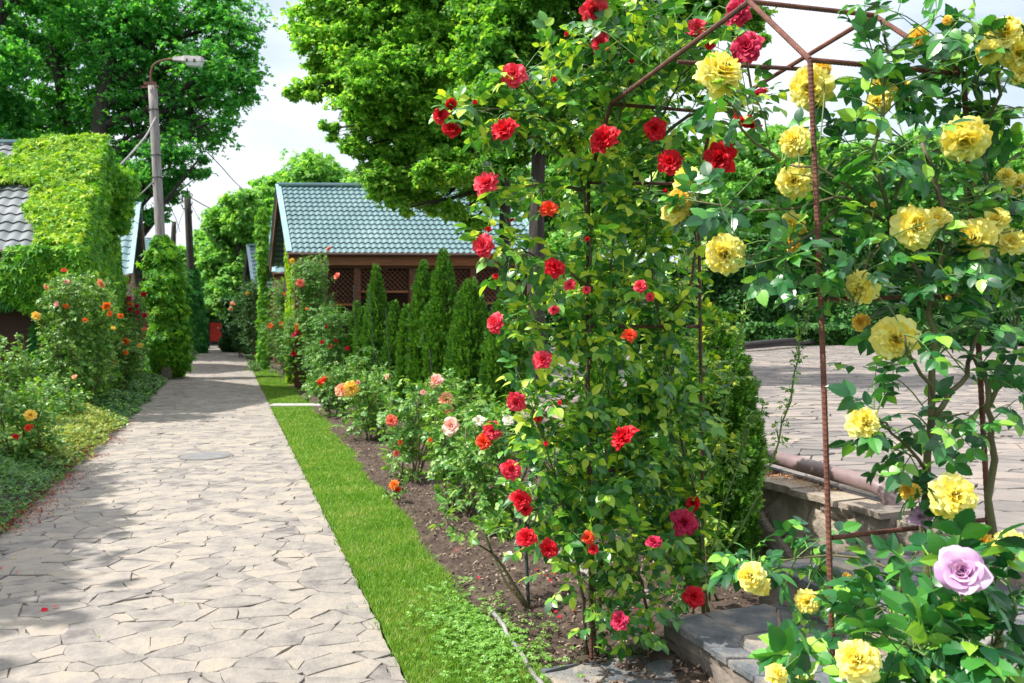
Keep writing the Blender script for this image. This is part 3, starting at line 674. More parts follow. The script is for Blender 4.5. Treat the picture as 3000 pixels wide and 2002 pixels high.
def house(name, label, E0, E1, R0, R1, zg, over=.45, side_over=.35, roofm='roof', wallm='wood', back=None, pitch=.19, row=.30, gablem=None):
    E0, E1, R0, R1 = [np.asarray(v, float) for v in (E0, E1, R0, R1)]
    B0 = 2 * R0 - E0; B0[2] = E0[2]; B1 = 2 * R1 - E1; B1[2] = E1[2]
    if back is not None: B0, B1 = back
    t = thing(name, ((E0 + B1) / 2 * [1, 1, 0] + [0, 0, zg]), label, 'house')
    rt = MB(); tiles(rt, E0, E1, R0, R1, pitch, row); rf = rt.build('roof', M[roofm], t)
    mb = MB(); tiles(mb, B1, B0, R1, R0, pitch, row); mb.build('rear_roof', M[roofm], rf)
    ax = nrm(E1 - E0); dn = nrm(R0 - E0) 
    mb = MB()
    for a, b, sgn in ((E0, R0, -1), (E1, R1, 1), (B0, R0, -1), (B1, R1, 1)):
        mb.beam(a + [0, 0, .035] + ax * sgn * .02, b + [0, 0, .045] + ax * sgn * .02, .13, .035, up=np.cross(nrm(b - a), ax) * (1 if np.cross(nrm(b - a), ax)[2] > 0 else -1))
    mb.beam(R0 + [0, 0, .06], R1 + [0, 0, .06], .22, .05); mb.build('roof_trim', M['trim'], rf)
    mb = MB()
    for a, b, sgn in ((E0, R0, -1), (E1, R1, 1), (B0, R0, -1), (B1, R1, 1)):
        mb = MB(); mb.beam(a - [0, 0, .10] + ax * sgn * .01, b - [0, 0, .10] + ax * sgn * .01, .04, .20); mb.build('barge_board', M['wood'], rf)
    mb = MB(); mb.beam(E0 - [0, 0, .15] + nrm((R0 - E0) * [1, 1, 0]) * .10, E1 - [0, 0, .15] + nrm((R0 - E0) * [1, 1, 0]) * .10, .05, .22); mb.build('eave_board', M['wood_orange'], rf)
    mb = MB(); mb.tube([E0 - nrm((R0 - E0) * [1, 1, 0]) * .05 - [0, 0, .03], E1 - nrm((R0 - E0) * [1, 1, 0]) * .05 - [0, 0, .03]], .045, 8); mb.build('gutter', M['wood_dark'], rf)
    # walls
    d0 = nrm((R0 - E0) * [1, 1, 0]); w = []
    for e, s1, s2 in ((E0, 1, 1), (E1, -1, 1), (B1, -1, -1), (B0, 1, -1)):
        w.append(e + ax * side_over * s1 + d0 * over * s2)
    rise = (R0[2] - E0[2]) / np.linalg.norm((R0 - E0)[:2]); zt = E0[2] + over * rise - .10
    r0 = R0 + ax * side_over; r1 = R1 - ax * side_over
    V = [(*p[:2], zg) for p in w] + [(*p[:2], zt) for p in w] + [(*r0[:2], R0[2] - .12), (*r1[:2], R1[2] - .12)]
    mb = MB(); mb.add(V, [(0, 1, 5, 4), (2, 3, 7, 6), (3, 0, 4, 8, 7), (1, 2, 6, 9, 5)])
    mb.build('wall', M[wallm], t)
    return t, w, zt, ax, d0, rf
# --- right house with porch
zg = .55
E0 = P(850, 747, 19); E1 = P(1590, 740, 19.3); R0 = P(817, 549, 21.4); R1 = P(1478, 548, 21.6)
z_ = (E0[2] + E1[2]) / 2; E0[2] = E1[2] = z_; z_ = (R0[2] + R1[2]) / 2; R0[2] = R1[2] = z_
t, w, zt, ax, d0, rf = house('garden_house', 'brown timber house under the large blue green tiled roof behind the thujas', E0, E1, R0, R1, 0.0, over=1.35, side_over=.25, wallm='wood_dark', pitch=.135, row=.215)
Wd = np.linalg.norm(E1 - E0)
def hp_(s, dep, z): q = E0 + ax * s * Wd + d0 * dep; return np.array([q[0], q[1], z])
zb = E0[2] - .24
mb = MB(); mb.beam(hp_(.03, .3, zb), hp_(.97, .3, zb), .14, .16); mb.build('porch_beam', M['wood'], t)
for s_ in (.035, .27, .49, .735, .965):
    mb = MB(); mb.beam(hp_(s_, .3, 0), hp_(s_, .3, zb - .08), .15, .15, up=d0); mb.build('porch_post', M['wood'], t)
for (s0, s1, zl) in ((.05, .26, 1.0), (.28, .48, .62), (.50, .725, .95), (.745, .955, .95)):
    za, zb2 = zb - .10 - zl * .78, zb - .10
    mb = MB(); L = (s1 - s0) * Wd; Hh = zb2 - za; k = -Hh
    while k < L:
        for sg in (1, -1):
            a = [k, 0], [k + Hh, Hh]
            (xa, ya), (xb, yb) = a
            if xa < 0: ya += -xa; xa = 0
            if xb > L: yb -= xb - L; xb = L
            if xb - xa > .02:
                if sg < 0: ya, yb = Hh - ya, Hh - yb
                mb.beam(hp_(s0 + xa / Wd, .3 + .012 * sg, za + ya), hp_(s0 + xb / Wd, .3 + .012 * sg, za + yb), .02, .022, up=d0)
        k += .11
    lt = mb.build('lattice', M['wood'], t)
    mb = MB(); mb.beam(hp_(s0 - .01, .3, za - .02), hp_(s1 + .01, .3, za - .02), .05, .05); mb.build('rail', M['wood_orange'], lt)
mb = MB(); mb.beam(hp_(.03, .3, 1.15), hp_(.49, .3, 1.15), .07, .07)
for k in range(26): mb.beam(hp_(.04 + k * .0175, .3, .3), hp_(.04 + k * .0175, .3, 1.12), .035, .035, up=d0)
mb.build('balustrade', M['wood'], t)
fw = 1.35 - .02
def opening(nm, s0, s1, z0, z1, fm='wood', pm='glass_dark'):
    a, b = hp_(s0, fw - .03, z0), hp_(s1, fw - .03, z1); mb = MB()
    for p, q in (((s0, z0), (s0, z1)), ((s1, z0), (s1, z1))): mb.beam(hp_(p[0], fw - .03, p[1]), hp_(q[0], fw - .03, q[1] - .0), .08, .07, up=d0)
    for z in (z0, z1): mb.beam(hp_(s0 - .008, fw - .035, z), hp_(s1 + .008, fw - .035, z), .07, .08)
    mb.beam(hp_((s0 + s1) / 2, fw - .03, z0), hp_((s0 + s1) / 2, fw - .03, z1), .04, .05, up=d0)
    f = mb.build(nm, M[fm], t)
    mb = MB(); mb.beam(hp_(s0, fw - .012, (z0 + z1) / 2), hp_(s1, fw - .012, (z0 + z1) / 2), .01, z1 - z0); mb.build('pane', M[pm], f)
opening('window', .09, .20, 1.15, 2.1); opening('door', .31, .42, .1, 2.1); opening('window', .54, .66, 1.15, 2.1); opening('window', .78, .90, 1.15, 2.1)
mb = MB()
for k in range(14): mb.beam(hp_(.03, fw - .0, .25 + k * .19), hp_(.97, fw - .0, .25 + k * .19), .03, .012)
mb.build('log_seam', M['wood'], t)
RH = dict(E0=E0, E1=E1, R0=R0, R1=R1, ax=ax, d0=d0, w=w)
for px in (1140, 1146): pass
mb = MB()
for k in (-.06, .06): mb.tube([hp_(.395 + k / Wd, .9, zb + .02), hp_(.395 + k / Wd, .9, zb - .08)], [.03, .045], 10)
tag(mb.build('porch_lamp', M['lamp_metal']), 'small twin porch lamp under the eave of the timber house', 'lamp')
# --- left ivy house
E1l = P(222, 770, 14.0); R1l = P(296, 415, 17.8); axl = np.array([1, 0.02, 0]); axl = nrm(axl)
R1l[2] = P(296, 425, 17.8)[2]; E1l[2] = P(222, 735, 14)[2]
E0l = E1l - axl * 7.5; R0l = R1l - axl * 7.5
tl, wl_, ztl, axh, d0l, rfl = house('cottage', 'ivy covered cottage with grey green tiled roof at the left edge', E0l, E1l, R0l, R1l, 0.0, over=.5, side_over=.35, roofm='roof_grey', wallm='wood_dark', pitch=.21, row=.34)
for k in range(5):
    mb = MB(); mb.beam(E1l - axl * (.6 + k * 1.6) + d0l * .28 - [0, 0, E1l[2]], E1l - axl * (.6 + k * 1.6) + d0l * .28 - [0, 0, .25], .12, .12, up=d0l); mb.build('porch_post', M['wood'], tl)
# --- second left house
E1 = P(380, 806, 24.5); R1 = P(405, 599, 27.5); E0 = E1 - np.array([6., 0, 0]); R0 = R1 - np.array([6., 0, 0])
house('cottage', 'teal roofed cottage with pale plaster gable behind the ivy cottage', E0, E1, R0, R1, 0.0, wallm='plaster', pitch=.24, row=.36)
E1 = P(452, 742, 40); R1 = P(456, 702, 43); E0 = E1 - np.array([5., 0, 0]); R0 = R1 - np.array([5., 0, 0])
house('cottage', 'distant small blue roof seen between the two utility poles', E0, E1, R0, R1, 0.0, wallm='wood', pitch=.3, row=.4)
# --- houses behind the right house
E0 = P(745, 848, 34); R0 = P(727, 722, 37); E1 = E0 + np.array([6., 0, 0]); R1 = R0 + np.array([6., 0, 0])
house('cottage', 'pale roofed far cottage nearest the end of the path', E0, E1, R0, R1, 0.0, wallm='wood', roofm='roof', pitch=.25, row=.36)
E0 = P(804, 800, 26.5); R0 = P(784, 642, 29.5); E1 = E0 + np.array([6., 0, 0]); R1 = R0 + np.array([6., 0, 0])
house('cottage', 'teal roofed cottage half hidden behind the big tiled house', E0, E1, R0, R1, 0.0, wallm='wood', roofm='roof', pitch=.25, row=.36)
# --- shed with red panel closing the path
t = thing('shed', P(640, 980, 57), 'dark shed at the far end of the path with red door', 'shed')
a = P(598, 1020, 58); b = P(700, 1020, 58)
mb = MB(); z1 = 2.9; mb.box(((a[0] + b[0]) / 2, 59.6, z1 / 2), (b[0] - a[0] + 1.5, 3, z1)); mb.build('wall', M['black'], t)
mb = MB(); mb.box(((a[0] + b[0]) / 2, 59.4, z1 + .08), (b[0] - a[0] + 2.1, 3.6, .16)); mb.build('roof', M['black'], t)
mb = MB(); a = P(616, 1000, 58.04); b = P(660, 946, 58.04)
mb.box(((a[0] + b[0]) / 2, 58.04, (a[2] + b[2]) / 2), (b[0] - a[0], .08, b[2] - a[2])); dr = mb.build('door', M['red_paint'], t)
mb = MB(); mb.box(((a[0] + b[0]) / 2 + .05, 57.98, b[2] - .35), (.12, .04, .12)); mb.build('handle', M['lamp_metal'], dr)

# ---------------------------------------------------------------- utility poles, lamp, wires
t = thing('street_lamp', G(488, 1112), 'weathered wooden lamp post with curved arm, wrapped in bright creeper at its foot', 'street lamp')
d_ = 22.6
b0 = G(490, 1112); top = P(447, 252, d_)
mb = MB(); pp = crom([b0, P(470, 700, d_), top], 14); mb.tube(pp, np.linspace(.135, .112, 14), 14); po = mb.build('post', M['pole_wood'], t, smooth=True)
mb = MB(); mb.beam(top + [-.16, -.16, .02], top + [.16, -.16, .02], .06, .07); mb.beam(top + [-.3, 0, -.03], top + [.16, 0, -.03], .05, .05); mb.build('bracket', M['rust'], po)
mb = MB()
for py in (322, 455, 520):
    q = P(447 + (py - 252) * .052, py, d_); a = np.linspace(0, 2 * np.pi, 17); mb.tube([q + [math.cos(k) * .13, math.sin(k) * .13, 0] for k in a], .012, 5)
mb.build('band', M['black'], po)
arm = [P(444, 262, d_), P(442, 215, d_), P(452, 190, d_), P(478, 177, d_), P(512, 174, d_)]
mb = MB(); mb.tube(crom(arm, 20), .028, 8); mb.tube(crom([P(455, 262, d_), P(444, 236, d_)], 4), .02, 6); mb.build('arm', M['rust'], t, smooth=True)
mb = MB(); a, b = P(508, 173, d_), P(596, 176, d_); ux = nrm(b - a)
L = np.linalg.norm(b - a); prof = [(0, .06, .055), (.34, .09, .075), (.38, .12, .095), (.96, .12, .085), (1, .08, .06)]
V = []; F = []
for f, hw, hh in prof:
    c = a + (b - a) * f
    for sx, sz in ((-1, -1), (1, -1), (.8, 1), (-.8, 1)): V.append(c + np.array([0, hw * sx, 0]) + np.array([0, 0, .0 + hh * sz * .8]))
for k in range(len(prof) - 1):
    for s_ in range(4): F.append((k * 4 + s_, k * 4 + (s_ + 1) % 4, (k + 1) * 4 + (s_ + 1) % 4, (k + 1) * 4 + s_))
F += [(3, 2, 1, 0), tuple(len(V) - 4 + k for k in range(4))]
mb.add(V, F); hd = mb.build('lamp_head', M['lamp_metal'], t)
mb = MB(); V = []; F = []
for f, hw, dz in ((.42, .09, .085), (.47, .11, .17), (.90, .11, .18), (.97, .08, .085)):
    c = a + (b - a) * f
    for sx, z in ((-1, -.07), (1, -.07), (.7, -dz), (-.7, -dz)): V.append(c + np.array([0, hw * sx, z]))
for k in range(3):
    for s_ in range(4): F.append((k * 4 + s_, k * 4 + (s_ + 1) % 4, (k + 1) * 4 + (s_ + 1) % 4, (k + 1) * 4 + s_))
F += [(0, 3, 2, 1), (12, 13, 14, 15)]
mb.add(V, F); mb.build('lamp_glass', M['lamp_glass'], hd)
mb = MB()
for f in (.5, .75): c = a + (b - a) * f; mb.box(c + [0, -.13, -.06], (.04, .03, .08))
mb.build('clip', M['black'], hd)
t = thing('utility_pole', G(586, 1032), 'thin dark utility pole wrapped in dark creeper farther down the path', 'utility pole')
dp = 41.5; mb = MB(); mb.tube(crom([G(578, 1035), P(560, 800, dp), P(549, 574, dp)], 10), np.linspace(.2, .16, 10), 10); po2 = mb.build('post', M['bark'], t, smooth=True)
mb = MB()
for z, s_ in ((590, -1), (600, 1), (612, -1), (625, 1), (577, 1)):
    q = P(549, z, dp); mb.tube([q, q + [s_ * .22, 0, 0], q + [s_ * .24, 0, .14]], .03, 6)
mb.build('insulator', M['black'], po2)
mb = MB(); mb.tube([P(549, 576, dp), P(549, 552, dp)], .03, 6); mb.build('pin', M['black'], po2)
def wire(label, pts, r=.012, n=30):
    mb = MB(); mb.tube(crom(pts, n), r, 5); return tag(mb.build('overhead_wire', M['wire'], smooth=True), label, 'wire')
wire('thick twisted cable from the lamp post down to the ivy cottage', [P(456, 345, 22.5), P(430, 395, 21.5), P(400, 432, 20.5), P(366, 470, 19.5), P(335, 500, 19.0)], .026)
wire('lower cable from the lamp post to the roof behind the ivy cottage', [P(448, 535, 22.5), P(405, 575, 24), P(366, 594, 26), P(350, 602, 26.8)], .02)
wire('wire rising from the utility pole to the right over the far trees', [P(555, 578, dp), P(640, 620, 48), P(760, 650, 60)], .03)
wire('wire slanting from the oak crown down to the trees beyond the path', [P(540, 380, 36), P(640, 480, 40), P(700, 545, 45), P(790, 620, 50)], .025)
wire('thin wire from the utility pole down to the right', [P(555, 590, dp), P(600, 670, 43), P(650, 730, 44)], .014)
wire('thin wire crossing the sky between the lamp post and the pole', [P(497, 606, 30), P(515, 640, 36), P(527, 680, 40)], .014)
wire('faint wire from the utility pole leaning to the left', [P(546, 600, dp), P(530, 640, 43), P(514, 690, 45)], .014)

# ---------------------------------------------------------------- the rebar arch
ar = thing('rose_arch', (.75, 3.0, 0), 'rusty ribbed steel arch spanning the steps, carrying the climbing roses', 'rose arch')
def rebar(a, b, r=.0082, ribs=True, mids=None, name='rung', m='rust', parent=None):
    a, b = np.asarray(a), np.asarray(b); ctl = [a] + (mids or []) + [b]
    L = np.linalg.norm(b - a); n = max(6, int(L / .0035)) if ribs else 12
    p = crom(ctl, n); s_ = np.arange(n)
    rad = r * (1 + .13 * ((s_ % 3) == 0)) if ribs else np.full(n, r)
    mb = MB(); mb.tube(p, rad, 8); return mb.build(name, M[m], parent or ar, smooth=False)
A_b = G(1733, 1945); B_b = np.array([.98, 4.25, .0]); B_b = P(2062, 1800, 4.3); B_b[2] = 0
C_t = P(2373, 176, 2.16); C_m = P(2409, 1000, 2.14); C_b = P(2440, 1962, 2.10); C_x = C_b + (C_b - C_m) * .62
A_t = P(1724, 535, 3.75); B_t = P(2046, 540, 3.95); D_t = P(2823, 217, 2.30); D_b = P(2905, 1700, 2.25)
PF = P(2195, 5, 2.45); LF = P(1790, 305, 3.50); PB = P(2560, 45, 2.60); LB = P(2090, 330, 3.62)
rebar(A_b, A_t, .0082, True, name='post', m='rust_dark', mids=[P(1722, 1000, 3.75)]); rebar(B_b, B_t, .0080, True, name='post', m='rust_dark', mids=[P(2052, 1000, 4.05)])
rebar(C_x, C_t, .0070, True, name='post', mids=[C_b, C_m]); rebar(D_b + (D_b - D_t) * .1, D_t, .0070, True, name='post', mids=[P(2845, 620, 2.28)])
rebar(A_t, LF, .0082, name='hoop', m='rust_dark'); rebar(LF, PF, .0078, name='hoop', m='rust_dark'); rebar(PF, C_t, .0072, name='hoop')
rebar(B_t, LB, .0080, name='hoop', m='rust_dark'); rebar(LB, PB, .0075, name='hoop'); rebar(PB, D_t, .0070, name='hoop')
rebar(PF, PB, .0070); rebar(LF, LB, .0075, m='rust_dark'); rebar(P(1985, 182, 2.95), P(2350, 203, 3.05), .0075, m='rust_dark'); rebar(C_t, D_t, .0066)
rebar(A_t, B_t, .0075, m='rust_dark'); rebar(P(1728, 957, 3.75), P(2050, 957, 4.05), .0075, m='rust_dark'); rebar(P(1730, 1380, 3.75), P(2055, 1375, 4.2), .0075, m='rust_dark')
rebar(P(2438, 1576, 2.12), P(2900, 1522, 2.26), .0062); rebar(P(2400, 878, 2.15), P(2862, 866, 2.28), .0062, m='rust_dark')
# stakes
for k, (px, y0, y1, lb, mm, r_) in enumerate([(1514, 1075, 1700, 'green ribbed plant stake with a red bloom beside its top', 'stake', .0085), (1538, 1560, 1785, 'short dark stake under the two lower red blooms', 'stake', .009)]):
    db = 5.4 if k == 0 else 4.45
    a = P(px, y0, db); g_ = a.copy(); g_[2] = 0; g_[0] += .02
    mb = MB(); n = 120; mb.tube(crom([g_, a], n), r_ * (1 + .12 * (np.arange(n) % 3 == 0)), 8)
    tag(mb.build('plant_stake', M[mm]), lb, 'stake')
for (px, y0, db, lb) in ((1035, 835, 14.5, 'thin tall rod standing left of the pointed thujas'), (1082, 850, 13.5, 'thin rod in front of the tallest left thuja'), (1130, 905, 12.6, 'thin leaning rod between two thujas'), (1258, 1020, 11, 'short thin rod in front of the dense thujas')):
    a = P(px, y0, db); g_ = P(px + 14, 1000, db); g_[2] = 0; g_[0] += .05
    mb = MB(); mb.tube(crom([g_, a], 6), .007, 6); tag(mb.build('plant_stake', M['stake']), lb, 'stake')

# ---------------------------------------------------------------- roses
def rose_mesh(form, seed):
    r = np.random.default_rng(seed); mb = MB()
    n, wid, ruf, minel, nu, nv = {'double': (38, .78, .065, -8, 9, 6), 'full': (72, .78, .065, -30, 9, 6), 'tea': (24, .95, .05, 4, 9, 8), 'small': (20, .75, .06, -5, 7, 5)}[form]
    for i in range(n):
        f = (i + .5) / n
        if form == 'tea': el = 84 - 76 * f ** 1.7; L = .50 + .42 * f; r0 = .03 + .10 * f
        elif form == 'full': el = 90 - 112 * f ** .8 + r.normal(0, 4); L = .66 + .22 * f ** .7; r0 = .02 + .03 * f
        else: el = 84 - 92 * f ** 1.0 + r.normal(0, 5); L = .50 + .42 * f ** .8; r0 = .03 + .08 * f
        el = max(el, minel); phi = i * 2.39996 + r.uniform(-.25, .25); L *= r.uniform(.92, 1.02)
        v = np.linspace(0, 1, nv); e0 = R(86); e1 = R(el - (28 * f if form != 'tea' else 55 * f * f))
        ev = e0 + (e1 - e0) * np.clip(v * 1.5, 0, 1) ** .8 * 1.0
        if form == 'tea': ev = e0 + (R(el) - e0) * np.clip(v * 1.4, 0, 1) - R(50 * f) * np.clip(v - .72, 0, 1) / .28
        rr = r0 + np.concatenate([[0], np.cumsum(np.cos(ev[:-1]) * L / (nv - 1))]); zz = -.12 * f + np.concatenate([[0], np.cumsum(np.sin(ev[:-1]) * L / (nv - 1))])
        w = wid * L * (np.sin(np.pi * (.16 + .50 * v ** 1.1)) ** .7) * (.55 + .55 * v) * .62
        w[-1] *= .95
        u = np.linspace(-1, 1, nu); U_, V_ = np.meshgrid(u, v)
        ph = r.uniform(0, 6.28, 3)
        Ve = V_ * (1 - (.30 if form != 'tea' else .16) * np.abs(U_) ** 2.2); RR = np.interp(Ve, v, rr); ZZ = np.interp(Ve, v, zz)
        half = w[:, None] * U_ * (1 - .10 * V_ ** 4)
        curv = {'tea': 1.1, 'double': .75, 'full': .55, 'small': .8}[form]
        rad = RR + .12; ang = half / np.maximum(rad, .18) * curv
        X = rad * np.cos(ang) - .12; Y = rad * np.sin(ang) + half * (1 - curv) * .6
        # crumpled rim
        rf = ruf * (V_ ** 2) * (np.sin(U_ * 4.2 + ph[0]) + .7 * np.sin(U_ * 7 + ph[1])) + .018 * r.normal(size=U_.shape) * V_ * (ruf > .03)
        Z = ZZ + rf * np.abs(np.cos(ev))[:, None] - .10 * V_ ** 3 * U_ ** 2 * (1 if form != 'tea' else .8)
        X = X + rf * np.sin(ev)[:, None]
        if form != 'tea':      # rounded petal ends
            back = .03 * L * (np.abs(U_) ** 2.4) * V_ ** 3; X = X - back * np.cos(ev)[:, None]; Z = Z - back * np.sin(ev)[:, None]
        if form == 'tea':
            Z = Z - .14 * (np.abs(U_) ** 2.2) * V_ ** 2 * (.3 + f); 
        c, s_ = math.cos(phi), math.sin(phi)
        V3 = np.stack([X * c - Y * s_, X * s_ + Y * c, Z], -1).reshape(-1, 3)
        a = np.arange(nv - 1)[:, None] * nu; b = np.arange(nu - 1)[None, :]
        q = np.stack([a + b, a + b + 1, a + nu + b + 1, a + nu + b], -1).reshape(-1, 4); mb.raw(V3, q.ravel(), np.full(len(q), 4))
    V = np.concatenate(mb.V); ext = np.percentile(np.hypot(V[:, 0], V[:, 1]), 97)
    zc = V[:, 2].mean()
    mb.V = [(v - [0, 0, zc]) / ext for v in mb.V]
    # calyx and short stalk
    k = 7; a = np.arange(k) * 2 * np.pi / k; zb = -.12 / ext - zc / ext
    pr = [(.03, zb - .55), (.05, zb - .2), (.13, zb - .12), (.17, zb - .02), (.05, zb + .1)]
    Vc = np.concatenate([np.stack([np.cos(a) * p, np.sin(a) * p, np.full(k, z)], -1) for p, z in pr]); F = [(j * k + i, j * k + (i + 1) % k, (j + 1) * k + (i + 1) % k, (j + 1) * k + i) for j in range(4) for i in range(k)]
    mb.add(Vc, F, 1)
    return mb
_rose = {}
def bloom_obj(form, colr, pos, rad, face, parent, label=None):
    key = (form, colr, int(rng.integers(0, 3)))
    if key not in _rose:
        mb = rose_mesh(form, hash((form, key[2])) % 1000 if False else {'double': 1, 'full': 2, 'tea': 3, 'small': 4}[form] * 10 + key[2]); o = mb.build('bloom', [PET[colr], M['cane_green']], None, smooth=True); _rose[key] = o.data
        col.objects.unlink(o); bpy.data.objects.remove(o)
    o = bpy.data.objects.new('bloom', _rose[key]); col.objects.link(o)
    q = Vector([float(x) for x in face]).to_track_quat('Z', 'Y'); e = q.to_matrix() @ Matrix.Rotation(rng.uniform(0, 6.28), 3, 'Z')
    o.rotation_euler = e.to_euler(); o.location = [float(x) for x in pos]; s = float(rad); o.scale = (s, s * rng.uniform(.92, 1.05), s * rng.uniform(.85, 1.0))
    if parent is not None: o.parent = parent; o.matrix_parent_inverse = parent_world(parent).inverted()
    if label: o['label'] = label
    return o
def in_ball(n, p=.5):
    return rdir(n) * (rng.random(n) ** p)[:, None]
GB = []
def rose_plant(name, label, cat, base, canes, blobs, blooms, T, ls, lm, cm='cane', group=None, nleaf=5, twig_r=.0022, cane_r=.007, form='double', up=.5, droop=.05, stemmat=None, lmin=.6, bends=True):
    t = thing(name, base, label, cat, group)
    mb = MB(); cpts = []
    for cpath in canes:
        rr = cane_r
        if isinstance(cpath, tuple): cpath, rr = cpath
        L = np.linalg.norm(np.diff(np.asarray(cpath), axis=0), axis=1).sum(); n = max(6, int(L / .07)); p = crom(cpath, n)
        p[1:-1] += rng.normal(0, min(.006, rr), (n - 2, 3)); mb.tube(p, np.linspace(rr, rr * .45, n), 7); cpts.append(p)
    cp = np.concatenate(cpts)
    tips = []; cen = []
    for c, rad, n in blobs:
        tips.append(np.asarray(c) + in_ball(n, .42) * np.asarray(rad)); cen.append(np.repeat(np.asarray(c)[None], n, 0))
    nb = len(blooms)
    if nb: tips.append(np.array([b[0] for b in blooms])); cen.append(np.array([b[0] for b in blooms]) + [0, .05, -.15])
    tips = np.concatenate(tips); cen = np.concatenate(cen); tips[:, 2] = np.maximum(tips[:, 2], .04)
    LP, LT, LN, LS = [], [], [], []
    if nb: BP = np.array([b[0] for b in blooms]); BF = nrm(np.array([b[3] for b in blooms])); BR = np.array([b[1] for b in blooms])
    GB.extend([(b[0], b[3], b[1]) for b in blooms]); nb_ = len(GB)
    if GB: BP = np.array([g[0] for g in GB]); BF = nrm(np.array([g[1] for g in GB])); BR = np.array([g[2] for g in GB])
    for k, (tp, cc) in enumerate(zip(tips, cen)):
        cand = cp[rng.integers(0, len(cp), min(60, len(cp)))] if len(cp) > 60 else cp
        dv = tp - cand; cost = np.linalg.norm(dv, axis=1) + .9 * np.clip(cand[:, 2] - tp[2] + .05, 0, None)
        a = cand[np.argmin(cost)]; L = np.linalg.norm(tp - a)
        isb = k >= len(tips) - nb
        mid = (a + tp) / 2 + np.array([0, 0, .12 * L]) + rng.normal(0, .06 * L, 3)
        end = tp - (np.asarray(blooms[k - (len(tips) - nb)][3]) * blooms[k - (len(tips) - nb)][1] * .5 if isb else 0)
        n = 7; p = crom([a, mid, end], n); mb.tube(p, np.linspace(twig_r * 1.3, twig_r * .7, n), 4, m=1, caps=False)
        nl_ = max(3, int(nleaf * (.6 + .5 * min(L / .25, 2.2)))) ; ts = np.linspace(.18, .98 if not isb else .82, nl_) + rng.uniform(-.03, .03, nl_)
        ip = np.clip(ts, 0, 1) * (n - 1); i0 = np.minimum(ip.astype(int), n - 2); pos = p[i0] + (p[i0 + 1] - p[i0]) * (ip - i0)[:, None]
        tan = nrm(p[i0 + 1] - p[i0]); side = nrm(np.cross(tan, rdir(nl_))); out_ = nrm(pos - cc + 1e-4)
        tip_d = nrm(tan * .45 + side * .9 + out_ * .35 + np.array([0, 0, -.10])); 
        if not isb: tip_d[-1] = nrm(tan[-1] + [0, 0, -.2])
        if len(GB):
            rel = pos[:, None, :] - BP[None]; ahead = (rel * BF[None]).sum(-1); perp = np.linalg.norm(rel - ahead[..., None] * BF[None], axis=-1)
            ok = ~((ahead > -BR[None] * .2) & (ahead < .30) & (perp < BR[None] * 1.15)).any(1)
            if not ok.any(): continue
            pos, tip_d, out_ = pos[ok], tip_d[ok], out_[ok]; nl_ = len(pos)
        LP.append(pos); LT.append(tip_d); LN.append(nrm(np.array([0, 0, up * 2]) + out_ * .5 + rng.normal(0, .38, (nl_, 3)))); LS.append(rng.uniform(lmin, 1.1, nl_) * ls)
    mb.build('stems', [M[cm], M[stemmat or 'cane_green']], t, smooth=True)
    LP, LT, LN, LS = map(np.concatenate, (LP, LT, LN, LS)); w = rng.integers(0, len(T), len(LP))
    fm = MB()
    for k, tt in enumerate(T):
        s_ = w == k; fm.inst(tt, LP[s_], frames(LT[s_], LN[s_]), LS[s_])
    fm.build('leaves', M[lm], t)
    for b in blooms: bloom_obj(b[4] if len(b) > 4 else form, b[2], b[0], b[1], b[3], t)
    return t
def blobs_px(lst, dens, dd=.28):
    out_ = []
    for q in lst:
        px, py, rx, ry, d = q[:5]; k = q[5] if len(q) > 5 else 1.0; s = d / 2500
        n = max(3, int(math.pi * rx * ry * s * s * dens * k)); out_.append((P(px, py, d), (rx * s, dd, ry * s), n))
    return out_
def blooms_px(lst, d, colr, form='double', dd=0.0, up=.35, scale=1.0):
    out_ = []
    for q in lst:
        px, py, r = q[:3]; cl = q[3] if len(q) > 3 else colr; d1 = q[4] if len(q) > 4 else d
        d1 = d1 + rng.uniform(-dd, dd)
        pos = P(px, py, d1); tc_ = nrm(CAM - pos); f = nrm(tc_ * .9 + np.array([-.25, 0, up]) + rng.normal(0, .40, 3))
        out_.append((pos, r * d1 / 2500 * scale, cl, f, form if r > 11 else 'small'))
    return out_

